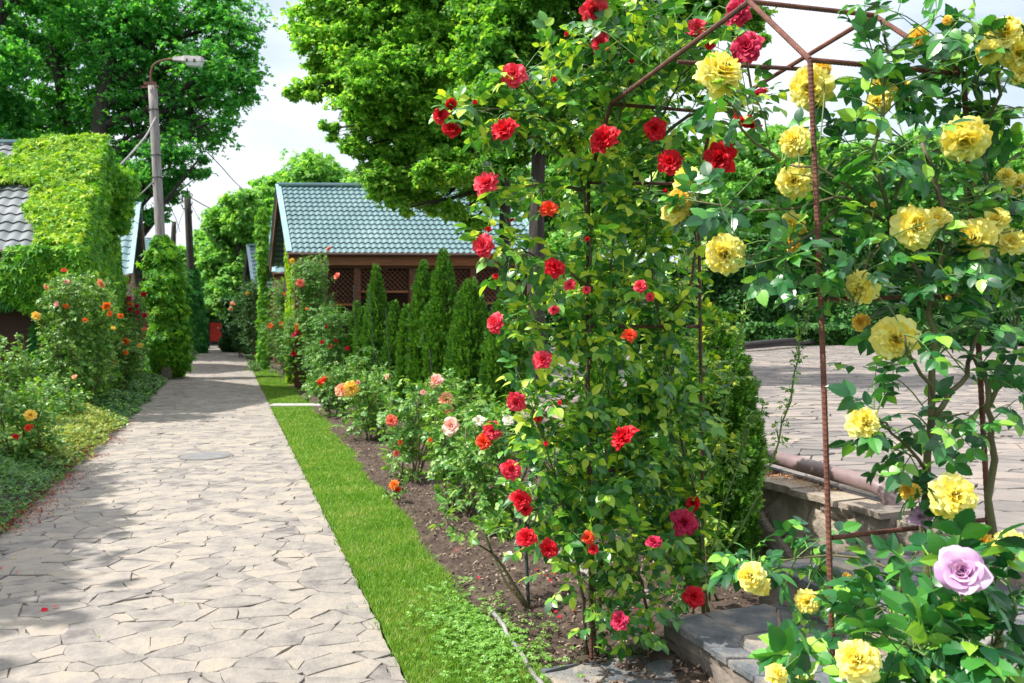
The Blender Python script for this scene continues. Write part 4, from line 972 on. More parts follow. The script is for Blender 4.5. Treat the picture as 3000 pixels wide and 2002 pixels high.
# red climbing rose on the left side of the arch
c0 = G(1740, 1900); c1 = np.array([.95, 4.2, 0])
canes = [
 [G(1745, 1935), P(1735, 1650, 3.75), P(1722, 1200, 3.75), P(1735, 800, 3.72), P(1690, 480, 3.66), P(1560, 330, 3.55), P(1340, 325, 3.45)],
 [G(1755, 1930), P(1770, 1500, 3.80), P(1790, 1000, 3.80), P(1800, 600, 3.7), P(1830, 300, 3.5), P(1990, 150, 3.1)],
 [G(1725, 1930), P(1700, 1700, 3.7), P(1640, 1450, 3.6), P(1560, 1200, 3.5)],
 [P(1735, 850, 3.72), P(1600, 760, 3.6), P(1430, 725, 3.5)], [P(1730, 1050, 3.72), P(1580, 960, 3.6), P(1470, 945, 3.5)],
 [P(1715, 560, 3.7), P(1600, 540, 3.6), P(1440, 560, 3.45)], [P(1715, 520, 3.7), P(1600, 420, 3.6), P(1490, 380, 3.5)],
 [P(1700, 470, 3.66), P(1600, 330, 3.55), P(1520, 225, 3.45)],
 [c1, P(2040, 1500, 4.1), P(1960, 1100, 4.0), P(1900, 700, 3.9), P(1930, 380, 3.7), P(2050, 130, 3.3)],
 [c1 + [.05, 0, 0], P(2010, 1600, 4.1), P(1890, 1300, 4.0), P(1850, 1000, 3.9), P(1820, 600, 3.8), P(1760, 200, 3.6), P(1740, 40, 3.5)],
 [P(1930, 1000, 4.0), P(2030, 800, 3.9), P(2040, 600, 3.8), P(2110, 450, 3.5)], [P(1900, 420, 3.7), P(2060, 330, 3.4), P(2190, 300, 3.1), P(2180, 130, 2.9)],
 [G(1900, 1880), P(1880, 1700, 3.75), P(1815, 1650, 3.6)], [P(1990, 1700, 4.1), P(1900, 1500, 3.9), P(1870, 1300, 3.9)]]
bl = blobs_px([(1900, 60, 210, 90, 3.4), (1700, 190, 110, 130, 3.6), (1690, 330, 130, 100, 3.6), (1950, 240, 210, 120, 3.5), (1780, 430, 170, 110, 3.7), (2000, 400, 110, 90, 3.6),
  (1800, 620, 190, 120, 3.8), (1960, 620, 90, 120, 3.9), (1770, 800, 170, 120, 3.8), (1930, 840, 130, 140, 3.95), (1720, 980, 150, 110, 3.7), (1900, 1060, 150, 120, 3.9),
  (1690, 1150, 150, 110, 3.65), (1860, 1240, 150, 110, 3.85), (2000, 1200, 90, 170, 4.1), (1650, 1330, 150, 110, 3.6), (1820, 1400, 150, 110, 3.8), (1980, 1460, 110, 150, 4.1),
  (1680, 1520, 130, 110, 3.7, .7), (1870, 1590, 140, 110, 3.8), (1830, 1790, 120, 110, 3.7, .9), (2000, 1680, 90, 110, 4.0), (1620, 1650, 70, 60, 3.7, .4), (1930, 1330, 120, 120, 4.0, .6), (1760, 1350, 120, 110, 3.9, .5), (1900, 1480, 120, 110, 4.0, .5), (2160, 100, 80, 110, 3.0, .6), (2190, 300, 50, 70, 3.1, .6)], 175, .27)
bl += blobs_px([(1350, 345, 50, 50, 3.45), (1450, 385, 80, 60, 3.5), (1560, 360, 90, 70, 3.6), (1540, 260, 60, 70, 3.5, .7), (1600, 170, 50, 40, 3.5), (1460, 570, 60, 45, 3.5), (1560, 560, 90, 50, 3.6),
  (1460, 735, 70, 45, 3.5), (1570, 790, 90, 60, 3.6), (1500, 930, 70, 45, 3.5), (1580, 1000, 80, 60, 3.6), (1540, 1130, 70, 60, 3.6), (1530, 1300, 90, 70, 3.6), (1560, 1420, 90, 70, 3.6), (1560, 1600, 50, 40, 3.7)], 110, .15)
reds = [(1742, 32, 40, 'pinkred'), (1758, 131, 34, 'pinkred'), (1506, 220, 36, 'pinkred'), (1321, 306, 17, 'red'), (1290, 338, 23, 'red'), (1322, 380, 27, 'red'), (1477, 379, 38), (1768, 408, 42), (1920, 379, 31), (1963, 475, 36), (2109, 462, 47),
  (1426, 536, 37, 'pinkred'), (1417, 720, 32, 'pinkred'), (1431, 672, 9), (1624, 784, 30), (1608, 612, 26, 'orangered'), (1669, 835, 17, 'pinkred'), (1876, 839, 19, 'pinkred'), (1452, 947, 28, 'pinkred'), (1452, 810, 10), (1624, 909, 15, 'pinkred'), (1844, 982, 20, 'orangered'),
  (2042, 83, 30, 'pinkred', 3.1), (2080, 130, 15, 'red', 3.1), (2162, 35, 38, 'crimson', 2.8), (2188, 140, 44, 'crimson', 2.9), (2226, 274, 24, 'crimson', 3.0), (2191, 354, 40, 'red', 3.1), (1624, 233, 9), (1589, 1054, 28, 'pinkred'), (1512, 1176, 29, 'pinkred'), (1576, 1227, 12),
  (1442, 1262, 27, 'pinkred', 4.2), (1418, 1294, 24, 'orangered', 4.2), (1826, 1281, 40), (1496, 1377, 31, 'pinkred'), (1525, 1463, 29), (1540, 1494, 18), (1541, 1575, 29), (1608, 1607, 26), (2004, 1530, 37, 'crimson', 3.8), (2030, 1476, 20, 'red', 3.9), (1915, 1588, 22, 'crimson'),
  (2033, 1749, 30, 'red', 3.8), (1814, 1820, 27, 'crimson'), (1723, 1575, 18, 'orangered'), (1738, 1610, 14, 'red'), (2080, 700, 12, 'pinkred', 3.7), (1905, 870, 12, 'pinkred'), (1718, 850, 12, 'pinkred'), (1660, 100, 8), (1392, 300, 8), (1500, 645, 8), (1850, 180, 9), (1600, 1300, 8), (1720, 700, 8), (1950, 560, 8), (1640, 1180, 8)]
red = rose_plant('climbing_rose', 'tall climbing rose with red blooms covering the left side of the arch', 'rose', G(1740, 1900), canes, bl, blooms_px(reds, 3.38, 'red', 'double', scale=1.0), CT_MD + CT_HI[:2], .142, 'rose_leaf', group='climbing roses', twig_r=.0018, cane_r=.008, nleaf=4)
# yellow-leaved growth inside the climber is another plant
bl = blobs_px([(2120, 960, 60, 100, 4.35), (2110, 1100, 70, 130, 4.4), (2110, 1330, 70, 120, 4.4), (2080, 1520, 70, 100, 4.4), (2030, 1000, 80, 170, 4.3), (1960, 800, 90, 140, 4.3), (2060, 760, 60, 120, 4.3), (2090, 1200, 60, 140, 4.35), (1880, 980, 90, 150, 4.3)], 95, .2)
rose_plant('climbing_rose', 'yellowish leaved climbing rose without blooms at the back post of the arch', 'rose', np.array([1.05, 4.5, 0]), [[np.array([1.05, 4.5, 0]), P(2060, 1400, 4.4), P(2060, 1000, 4.35), P(2000, 700, 4.3)], [np.array([1.1, 4.5, 0]), P(1980, 1300, 4.4), P(1900, 950, 4.3)]], bl, [], CT_MD, .10, 'rose_leaf_yellow', group='climbing roses')

# yellow climbing rose on the right side of the arch
yb = np.array([.93, 1.95, .35])
canes = [([P(2745, 2300, 2.15), P(2722, 1950, 2.15), P(2715, 1500, 2.15), P(2735, 1150, 2.15), P(2725, 950, 2.15), P(2760, 650, 2.15), P(2700, 420, 2.15)], .0125),
 ([P(2960, 2300, 2.2), P(2917, 1800, 2.2), P(2905, 1350, 2.2), P(2893, 1180, 2.2), P(2850, 1040, 2.2)], .0125), ([P(2897, 1190, 2.2), P(2960, 1060, 2.2), P(2990, 900, 2.2)], .007),
 ([P(2733, 1225, 2.15), P(2800, 1130, 2.15), P(2850, 1060, 2.2), P(2880, 800, 2.3), P(2850, 500, 2.4)], .008), ([P(2735, 1180, 2.15), P(2690, 1080, 2.1), P(2650, 980, 2.05)], .006),
 ([P(2745, 900, 2.15), P(2600, 640, 2.2), P(2660, 480, 2.2), P(2750, 440, 2.25)], .006), ([P(2590, 650, 2.2), P(2470, 580, 2.2), P(2420, 590, 2.2), P(2250, 620, 2.3), P(2150, 610, 2.3), P(2040, 590, 2.35)], .0045),
 ([P(2610, 640, 2.2), P(2560, 430, 2.2), P(2600, 250, 2.2), P(2580, 60, 2.25)], .006), ([P(2300, 485, 2.25), P(2200, 400, 2.2), P(2120, 290, 2.1)], .005), ([P(2560, 620, 2.2), P(2420, 500, 2.2), P(2290, 480, 2.25)], .005),
 ([P(2460, 600, 2.2), P(2340, 720, 2.2), P(2230, 750, 2.2), P(2130, 760, 2.2)], .0045), ([P(2850, 900, 2.3), P(2900, 600, 2.3), P(2870, 300, 2.3), P(2790, 60, 2.3)], .007),
 ([P(2640, 620, 2.2), P(2520, 800, 2.15), P(2500, 900, 2.1)], .005), ([P(2725, 1400, 2.15), P(2640, 1280, 2.1), P(2560, 1230, 2.05)], .005), ([P(2720, 1250, 2.15), P(2780, 1220, 2.2), P(2840, 1210, 2.2)], .004),
 ([P(2730, 1850, 2.1), P(2640, 1780, 2.1), P(2640, 1660, 2.1)], .009), ([P(2640, 1690, 2.1), P(2560, 1640, 2.2), P(2400, 1630, 2.28), P(2220, 1660, 2.25)], .0045), ([P(2690, 1830, 2.1), P(2540, 1760, 2.25), P(2370, 1700, 2.3)], .004),
 ([P(2870, 400, 2.3), P(2930, 250, 2.2), P(2960, 120, 2.1)], .006)]
YB = [(2480, 120, 90, 80, 2.25, .8), (2600, 70, 130, 80, 2.3), (2760, 120, 130, 110, 2.3), (2920, 80, 100, 130, 2.2), (2940, 330, 80, 110, 2.2), (2780, 280, 110, 90, 2.35), (2650, 200, 90, 90, 2.3, .5), (2540, 290, 90, 70, 2.2, .7), (2460, 380, 50, 50, 2.2, .8),
  (2600, 420, 130, 70, 2.25), (2760, 450, 120, 70, 2.3), (2930, 500, 90, 90, 2.3), (2470, 500, 80, 60, 2.2), (2580, 560, 120, 60, 2.2), (2740, 590, 130, 80, 2.25), (2920, 640, 100, 90, 2.25), (2620, 700, 110, 80, 2.15), (2780, 740, 130, 90, 2.2), (2930, 800, 90, 90, 2.2),
  (2560, 820, 90, 60, 2.15), (2700, 850, 130, 80, 2.15), (2860, 930, 130, 80, 2.2), (2640, 960, 90, 60, 2.1), (2720, 990, 80, 60, 2.15), (2900, 1040, 100, 50, 2.2, .8), (2600, 1100, 70, 70, 2.1, .7), (2650, 1200, 80, 70, 2.1), (2640, 1310, 80, 70, 2.1), (2700, 1430, 70, 60, 2.1), (2830, 1220, 50, 40, 2.2, .7), (2930, 1160, 40, 50, 2.2, .5),
  (2300, 490, 60, 50, 2.2, .7), (2340, 690, 70, 70, 2.2, .9), (2250, 780, 100, 50, 2.2), (2130, 770, 60, 40, 2.2, .8), (2060, 560, 50, 40, 2.3, .9), (2200, 610, 90, 30, 2.3, .5), (2130, 290, 60, 40, 2.1, .8), (2360, 880, 40, 50, 2.2, .5), (2420, 760, 60, 70, 2.2, .6), (2400, 330, 50, 60, 2.3, .6)]
bl = blobs_px(YB, 240, .24)
bl += blobs_px([(2210, 1620, 90, 45, 2.25), (2330, 1700, 80, 50, 2.3), (2390, 1600, 60, 40, 2.3), (2500, 1730, 60, 50, 2.3), (2370, 1830, 50, 40, 2.3), (2530, 1850, 60, 50, 2.25), (2620, 1800, 50, 50, 2.2, .7)], 105, .09)
yel = [(2108, 217, 66, 'yellow', 2.05), (2376, 258, 60, 'yellow', 2.3), (2408, 204, 26, 'gold', 2.3), (2587, 249, 40, 'yellow', 2.4), (2650, 276, 36, 'gold', 2.4), (2574, 300, 34, 'yellow', 2.35), (2826, 411, 66), (2328, 415, 45, 'yellow', 2.25), (2328, 529, 50, 'yellow', 2.25), (2680, 665, 64), (2742, 648, 42), (2855, 698, 60), (2918, 644, 36), (2963, 708, 38),
  (2322, 663, 42, 'yellow', 2.3), (2322, 711, 28, 'gold', 2.3), (2124, 746, 56, 'yellow', 2.2), (2010, 530, 42, 'yellow', 2.4), (1992, 585, 36, 'gold', 2.4), (1975, 620, 36, 'yellow', 2.4), (2025, 625, 26, 'yellow', 2.4), (2523, 845, 48), (2622, 992, 64), (2944, 102, 52), (2899, 153, 36), (2985, 155, 50), (2992, 215, 30), (2775, 60, 14, 'gold'), (2690, 110, 28, 'gold', 2.4),
  (2523, 944, 26, 'gold', 2.3), (2945, 520, 30, 'yellow', 2.4), (2984, 540, 32, 'yellow', 2.4), (2530, 1240, 47, 'yellow', 2.05), (2792, 1454, 62, 'yellow', 2.0), (2665, 1441, 30, 'gold'), (2200, 1690, 42, 'yellow', 2.05), (2225, 1715, 32, 'yellow', 2.05), (2365, 1762, 34, 'yellow', 2.05), (2965, 1600, 50, 'yellow', 1.95), (2884, 1588, 24, 'gold'), (2512, 1936, 62, 'yellow', 1.72), (2275, 1976, 32, 'yellow', 1.75), (2360, 1978, 24, 'yellow', 2), (2731, 1808, 10, 'gold'), (2778, 873, 9, 'gold'), (2480, 1690, 12, 'gold'), (2560, 600, 10, 'gold')]
ye = rose_plant('climbing_rose', 'climbing rose with large pale yellow blooms on the right side of the arch', 'rose', yb, canes, bl, blooms_px(yel, 2.12, 'yellow', 'full', up=.25, scale=.97), CT_HI, .118, 'rose_leaf_dark', group='climbing roses', nleaf=3, twig_r=.0017, form='full')
# lilac rose bush
canes = [([P(2950, 2300, 1.8), P(2830, 1900, 1.82), P(2820, 1760, 1.8), P(2818, 1700, 1.8)], .004), ([P(2950, 2300, 1.9), P(2900, 1950, 1.85), P(2980, 1800, 1.8)], .005), ([P(2800, 2300, 1.9), P(2720, 1950, 1.85), P(2650, 1880, 1.8)], .005), ([P(2790, 2250, 2.0), P(2740, 1800, 2.0), P(2700, 1530, 2.05)], .004), ([P(2400, 2300, 1.9), P(2350, 2050, 1.9), P(2290, 2000, 1.85)], .005)]
bl = blobs_px([(2720, 1700, 60, 70, 1.9, .7), (2670, 1880, 60, 50, 1.85), (2760, 1860, 90, 70, 1.8), (2880, 1840, 90, 70, 1.8), (2980, 1880, 70, 90, 1.75), (2900, 1960, 130, 60, 1.7), (2700, 1970, 120, 50, 1.75), (2780, 1600, 40, 50, 1.95, .5), (2920, 1720, 40, 50, 1.9, .6), (2340, 1990, 60, 40, 1.9, .6), (2560, 2020, 70, 30, 1.85, .6)], 210, .10)
rose_plant('rose_bush', 'rose bush with a large lilac bloom in the lower right corner', 'rose', np.array([.95, 1.7, .2]), canes, bl,
   [(P(2818, 1678, 1.70), 62 * 1.7 / 2500, 'lilac', nrm(nrm(CAM - P(2818, 1678, 1.7)) + np.array([-.1, 0, .22])), 'tea')] + blooms_px([(2697, 1514, 30, 'lilac', 2.1), (2272, 2000, 20, 'lilac', 1.9)], 2, 'lilac', 'double'), CT_HI, .150, 'rose_leaf_dark', nleaf=3, lmin=.75)
# long thorny shoots
for pts_, lb in (([(2040, 1740, 4.0), (2160, 1560, 3.9), (2250, 1380, 3.8), (2310, 1180, 3.75), (2350, 1000, 3.7), (2375, 880, 3.65)], 'long pale leaning rose shoot crossing in front of the pipe rail'), ([(2075, 1650, 4.1), (2150, 1400, 4.1), (2190, 1250, 4.1), (2235, 1195, 4.1)], 'short leaning rose shoot against the plaza paving'),
                 ([(2060, 1500, 4.2), (2110, 1250, 4.2), (2160, 1020, 4.2), (2195, 840, 4.2)], 'thin upright rose shoot left of the long leaning one')):
    c = [P(*p) for p in pts_]; b_ = c[0].copy(); b_[2] = 0; pp = crom(c, 26)
    bl = [(pp[k], (.03, .03, .03), 2) for k in range(6, 26, 1)]
    rose_plant('rose_shoot', lb, 'rose', b_, [([b_ + [0, 0, 0]] + c, .006)], bl, [], CT_FERN, .045, 'bed_leaf', cm='cane_green', nleaf=2)

# ---------------------------------------------------------------- rose bushes in the beds
CO = {}
def bush(label, px, py, w, h, blooms=(), lm='bed_leaf', dens=1.0, T=None, ls=.11, name='rose_bush', d=None, group='rose bushes in the right bed', form='double', ncane=7, up=.5, nleaf=5, side='r', cat='rose'):
    d = d or dist_of(py); base = P(px, py, d); base[2] = 0; s = d / 2500
    hw, hh = w * s / 2, h * s
    rr = max(.25, min(hw, .7)); canes = []; bl = []
    for k in range(ncane):
        a = rng.uniform(0, 6.28); f = rng.uniform(.2, .85); top = base + np.array([math.cos(a) * hw * f, math.sin(a) * rr * f, hh * rng.uniform(.75, 1.0)])
        b2 = base + np.array([math.cos(a) * .08, math.sin(a) * .08, 0]); canes.append([b2, (b2 + top) / 2 + rng.normal(0, .04, 3), top])
    cover = hw * hh * 4
    nt_ = int(min(620, cover * 108 * dens * min(1.0, 12 / d) ** .6)); z0 = .22 if hh > .5 else .1
    nlev = 4
    for k in range(nlev):
        z = hh * (z0 + (1 - z0) * (k + .5) / nlev); bl.append((base + [rng.normal(0, hw * .12), 0, z], (hw * (1.05 - .18 * abs(k - 1.3)), rr, hh * .55 / nlev + .12), nt_ // nlev))
    bb = blooms_px([(*b[:2], b[2], b[3]) for b in blooms], d - rr * .8, 'red', form)
    bb = [b if b[0][2] > .1 else (b[0] + [0, 0, .1], *b[1:]) for b in bb]
    if T is None: T = CT_MD if d < 11 else CT_LO
    if d > 11: ls *= 1.25; nleaf -= 1
    return rose_plant(name, label, cat, base, canes, bl, bb, T, ls, lm, group=group, cane_r=.009 if d < 12 else .012, twig_r=.0022 if d < 12 else .004, nleaf=nleaf)
# right bed, near to far
rose_plant('rose_bush', 'low rose bush with bare branching canes leaning over the soil beside the lawn', 'rose', G(1556, 1795), [([G(1556, 1795), P(1500, 1700, 4.42), P(1440, 1620, 4.4), P(1400, 1540, 4.4)], .011), ([G(1556, 1795), P(1470, 1690, 4.45), P(1430, 1560, 4.5)], .008), ([P(1440, 1620, 4.4), P(1350, 1560, 4.3), P(1300, 1520, 4.3)], .005)],
   blobs_px([(1420, 1530, 110, 60, 4.4), (1350, 1520, 60, 40, 4.3), (1480, 1500, 70, 50, 4.5)], 70, .15), [], CT_MD, .11, 'bed_leaf', group='rose bushes in the right bed')
bush('leafy rose bush with white blooms on top, left of the red climbing rose', 1450, 1560, 300, 340, [(1403, 1233, 17, 'white'), (1490, 1231, 17, 'white'), (1552, 1156, 15, 'white')], d=6.1)
bush('rose bush carrying one large pale pink bloom', 1345, 1500, 260, 300, [(1323, 1249, 23, 'palepink'), (1260, 1290, 8, 'orange')], d=6.7, form='tea')
bush('rose bush with a coral bloom and small orange buds low by the lawn', 1200, 1430, 240, 270, [(1148, 1233, 18, 'coral'), (1161, 1329, 10, 'coral'), (1173, 1297, 8, 'orange'), (1240, 1150, 9, 'pink')], d=8.0)
bush('tiny rose seedling with one orange bloom at the edge of the lawn', 1156, 1462, 60, 50, [(1154, 1421, 16, 'orange'), (1166, 1434, 9, 'orangered')], dens=.8, ls=.08, ncane=3)
bush('rose bush with a pink bloom and a peach bloom in front of the dense thujas', 1310, 1330, 220, 230, [(1276, 1118, 21, 'pink'), (1308, 1172, 21, 'peach'), (1314, 1200, 13, 'coral')], d=9.2)
bush('low rose bush below the yellow orange cluster, beside the concrete box', 1090, 1290, 230, 190, [(1003, 1144, 20, 'peach'), (1030, 1138, 21, 'gold'), (1015, 1150, 15, 'gold'), (1135, 1105, 9, 'pink'), (1050, 1120, 7, 'pink')], d=10.8)
bush('rose bush with one scarlet bloom behind the concrete box', 985, 1215, 200, 150, [(951, 1113, 17, 'orangered'), (938, 1120, 9, 'orangered')], d=13.5)
bush('bushy rose with several small dark red blooms before the tall left thuja', 975, 1165, 170, 260, [(957, 957, 7, 'red'), (944, 1003, 7, 'red'), (968, 1016, 7, 'red'), (984, 998, 7, 'red'), (1018, 1021, 7, 'red')], d=16.5, lm='bed_leaf_far')
bush('rose bush with white buds and a crimson bloom cluster at the far lawn end', 870, 1135, 150, 210, [(862, 982, 8, 'crimson'), (873, 976, 9, 'crimson'), (884, 986, 8, 'red'), (870, 992, 7, 'crimson'), (870, 960, 12, 'orange'), (860, 1037, 8, 'red'), (858, 1029, 6, 'red'), (796, 1088, 8, 'white'), (817, 1075, 6, 'white')], d=19.5, lm='bed_leaf_far')
bush('tall climbing rose with peach and orange blooms in front of the timber house corner', 925, 1120, 150, 385, [(962, 728, 9, 'pink'), (987, 810, 11, 'coral'), (880, 830, 12, 'coral'), (855, 765, 8, 'gold'), (900, 905, 5, 'orange')], d=18, lm='bed_leaf_far', dens=1.1, ncane=10)
bush('dark green rose bush with two orange blooms left of the timber house', 830, 1085, 130, 270, [(793, 955, 9, 'orange'), (829, 952, 10, 'orange'), (821, 950, 7, 'orange'), (837, 861, 8, 'orangered')], d=24, lm='bed_leaf_far', dens=1.2)
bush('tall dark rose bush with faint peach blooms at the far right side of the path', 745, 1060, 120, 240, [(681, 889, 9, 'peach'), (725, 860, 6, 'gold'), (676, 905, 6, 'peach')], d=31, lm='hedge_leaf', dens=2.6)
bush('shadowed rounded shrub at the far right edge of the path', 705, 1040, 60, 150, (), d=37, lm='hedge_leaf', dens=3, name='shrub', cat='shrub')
bush('low green plant tuft at the far end of the lawn strip', 745, 1090, 60, 26, (), d=26, lm='cover', dens=2, ncane=3, ls=.09, name='low_plant', cat='plant')
bush('low green filler rose without blooms between scarlet bloom and thujas', 1075, 1215, 160, 170, (), d=14.2, lm='bed_leaf_far')
bush('leafy rose without blooms at the foot of the widest thuja', 1420, 1370, 160, 190, (), d=8.9)
# left bed
LG = 'rose bushes in the left bed'
bush('tall arching rose bush with orange blooms in front of the ivy cottage', 235, 1185, 260, 400, [(188, 793, 8, 'orangered'), (139, 844, 13, 'peach'), (296, 830, 14, 'peach'), (106, 926, 12, 'gold'), (194, 898, 10, 'orange'), (166, 891, 9, 'pink'), (312, 897, 12, 'orange'), (322, 919, 9, 'orange'), (353, 926, 9, 'orange'), (249, 939, 8, 'orange'), (332, 962, 7, 'gold'), (195, 826, 9, 'pink')], group=LG, d=13.2, dens=1.0, ncane=12)
bush('rose bush with orange and yellow blooms left of the creeper clad lamp post', 355, 1140, 150, 200, [(368, 1000, 11, 'orange'), (411, 1013, 10, 'gold'), (368, 1034, 8, 'orange'), (332, 1062, 7, 'orangered'), (423, 965, 8, 'coral')], group=LG, d=16.5, dens=1.0, lm='bed_leaf')
bush('rose bush with crimson blooms beside the plaster gable', 395, 1120, 100, 270, [(378, 875, 10, 'crimson'), (380, 891, 8, 'orange'), (421, 863, 8, 'red'), (380, 909, 9, 'crimson'), (403, 916, 8, 'crimson'), (423, 924, 8, 'crimson'), (400, 897, 7, 'crimson')], group=LG, d=20, lm='bed_leaf_far')
bush('dark leaved rose bush low at the left frame edge below the porch', 40, 1290, 190, 280, [], group=LG, d=10.5, dens=1.1)
bush('rose bush with a yellow bloom and red blooms at the left frame edge', 60, 1400, 260, 230, [(90, 1217, 16, 'gold'), (82, 1253, 11, 'orangered'), (45, 1279, 10, 'red'), (93, 1250, 7, 'orangered')], group=LG, d=8.6, dens=1.0)
bush('pale leaved low rose bush in the middle of the left bed', 180, 1250, 170, 140, [(218, 1105, 8, 'peach')], group=LG, d=11.5, dens=1.0)
bush('lit low rose bush right of the tall arching rose', 290, 1190, 120, 150, [], group=LG, d=14.6, dens=1.0)

# ---------------------------------------------------------------- ground cover on the left
def cover(name, d0, d1, w0, hmax, m, n, size, T, label, cat='ground cover', smult=1):
    d = rng.uniform(d0, d1, n); u = rng.random(n) ** .8; o = OL + .03 + .10 * vnoise(d, d * 0, 2.2) - u * w0
    z = hmax * np.clip(u * 4.5, 0, 1) ** .5 * (.55 + .75 * vnoise(o, d, 2.4)) * rng.uniform(.55, 1, n) ** .6
    pos = np.stack([o - .332 * d, d, z + .01], -1); mb = MB(); w = rng.integers(0, len(T), n)
    tipd = rdir(n); tipd[:, 2] = np.abs(tipd[:, 2]) * .5 - .1; Nn = nrm(np.array([.25, -.3, 1.1]) + rng.normal(0, .4, (n, 3)))
    for k, tt in enumerate(T):
        s_ = w == k; mb.inst(tt, pos[s_], frames(tipd[s_], Nn[s_]), rng.uniform(.6, 1.2, s_.sum()) * size)
    return tag(mb.build(name, M[m]), label, cat, kind='stuff')
cover('ground_cover', 3.2, 9.2, 2.2, .26, 'cover', 20000, .055, CT_LO + [CL[0]], 'dark glossy ground cover spilling onto the left edge of the path nearest the camera')
cover('ground_cover', 8.4, 12.6, 1.6, .26, 'cover_gold', 12000, .07, CT_LO, 'golden green ground cover in the middle of the left bed')
cover('ground_cover', 12, 21.5, 1.3, .20, 'cover', 16000, .08, [SINGLE, CL[1]], 'fine green ground cover between the tall arching rose and the lamp post')
cover('ground_cover', 23.3, 52, 1.2, .35, 'cover', 9000, .14, [CL[1], CL[2]], 'far green border plants along the left edge beyond the lamp post')
n = 5200; mb = MB(); q = rng.normal(0, 1, (n, 2)); c = G(1405, 1870); x = c[0] + q[:, 0] * .13 - q[:, 1] * .08; y = c[1] + q[:, 1] * .32
mb.inst(CT_LO[0], np.stack([x, y, rng.uniform(.015, .06, n)], -1)[:1500], frames(rdir(1500) * [1, 1, .2], rdir(1500, 2.2)), rng.uniform(.03, .055, 1500))
tag(mb.build('clover_patch', M['clover']), 'bright low weeds growing in the lawn near the hose', 'weeds', kind='stuff')

# ---------------------------------------------------------------- thujas
def thuja(px, ytop, ybase, w, label, d=None, n=5200, src=None, lean=0.0, sz=.11, m='thuja', blunt=1.0):
    d = d or dist_of(ybase); base = P(px, ybase, d); base[2] = 0.0; top = P(px, ytop, d); hh = top[2]; rad = w * 1.04 * d / 2500 / 2
    t = thing('thuja', base, label, 'thuja', 'pointed thujas in a row')
    mb = MB(); mb.tube(crom([base, base + [0, 0, hh * .95]], 8), np.linspace(.035, .005, 8), 6); mb.build('trunk', M['bark'], t)
    u = rng.random(n); h = 1 - (1 - u) ** .62; h = np.clip(h, 0, 1); prof = (np.sin(np.pi * np.clip(.22 + .78 * h, 0, 1) ** 1.15) ** (.85 * blunt)) * (1 - .12 * h) + .03
    a = rng.uniform(0, 2 * np.pi, n); rr = rad * prof * (.52 + .55 * vnoise(a * 1.6 + h * 4 + px, h * 9, 1.0) + .30 * vnoise(a * 4 + px, h * 26, 1.0)) * rng.uniform(.25, 1.08, n) ** .4
    pos = base + np.stack([np.cos(a) * rr + lean * h, np.sin(a) * rr, .03 + h * (hh - .06)], -1)
    o_ = np.stack([np.cos(a), np.sin(a), a * 0], -1); tip = nrm(o_ * .62 + np.array([0, 0, .95]) + rng.normal(0, .28, (n, 3))); N_ = nrm(np.cross(tip, np.array([0, 0, 1.])) + rng.normal(0, .45, (n, 3)))
    s = sz * (1.1 - .35 * h) * rng.uniform(.7, 1.2, n); mb = MB(); w_ = rng.integers(0, 3, n)
    for k in range(3): q = w_ == k; mb.inst(SPR[k], pos[q], frames(tip[q], N_[q]), s[q])
    mb.build('foliage', M[m], t)
thuja(1380, 815, 1250, 118, 'broad olive green thuja with blunt tip, fifth large one in the row', n=8000, blunt=.8, d=11.6)
thuja(1301, 731, 1230, 108, 'tallest thuja with its tip reaching the roof edge', n=8500, d=12.6)
thuja(1242, 764, 1215, 82, 'tall slim thuja left of the tallest one', n=6500, d=13.2)
thuja(1485, 830, 1270, 125, 'dark thuja partly behind the red climbing rose', n=7500, blunt=.8, d=10.8)
thuja(1105, 775, 1200, 64, 'slender thuja with a high pointed tip between two short ones', n=5500, d=14.5)
thuja(1158, 884, 1200, 60, 'short thuja right of the slender pointed one', n=4200, d=14.3)
thuja(1192, 892, 1205, 52, 'short narrow thuja squeezed in front of the tall slim one', n=3600, d=13.9)
thuja(1061, 899, 1180, 46, 'short thuja left of the slender pointed one', n=3600, d=15.5)
thuja(1046, 882, 1170, 44, 'small leftmost thuja beside the climbing rose', n=3600, d=16.3)
thuja(1340, 930, 1240, 60, 'small thuja between the tallest and the broad one', n=3600, d=12.0)
thuja(985, 900, 1140, 40, 'young thuja behind the dark red roses', n=3000, d=18.0)
thuja(935, 935, 1130, 40, 'young thuja deep behind the orange blooms', n=3000, d=19.0)
thuja(2090, 900, 1740, 225, 'tall near thuja behind the back post of the arch', n=11000, sz=.075, blunt=.7, d=5.0)
thuja(1950, 930, 1700, 170, 'near thuja inside the shade of the red climbing rose', n=9000, sz=.075, blunt=.7, d=5.4)
thuja(1760, 1040, 1600, 150, 'dark near thuja glimpsed low behind the red climbing rose', n=7000, sz=.08, blunt=.7, d=6.2)

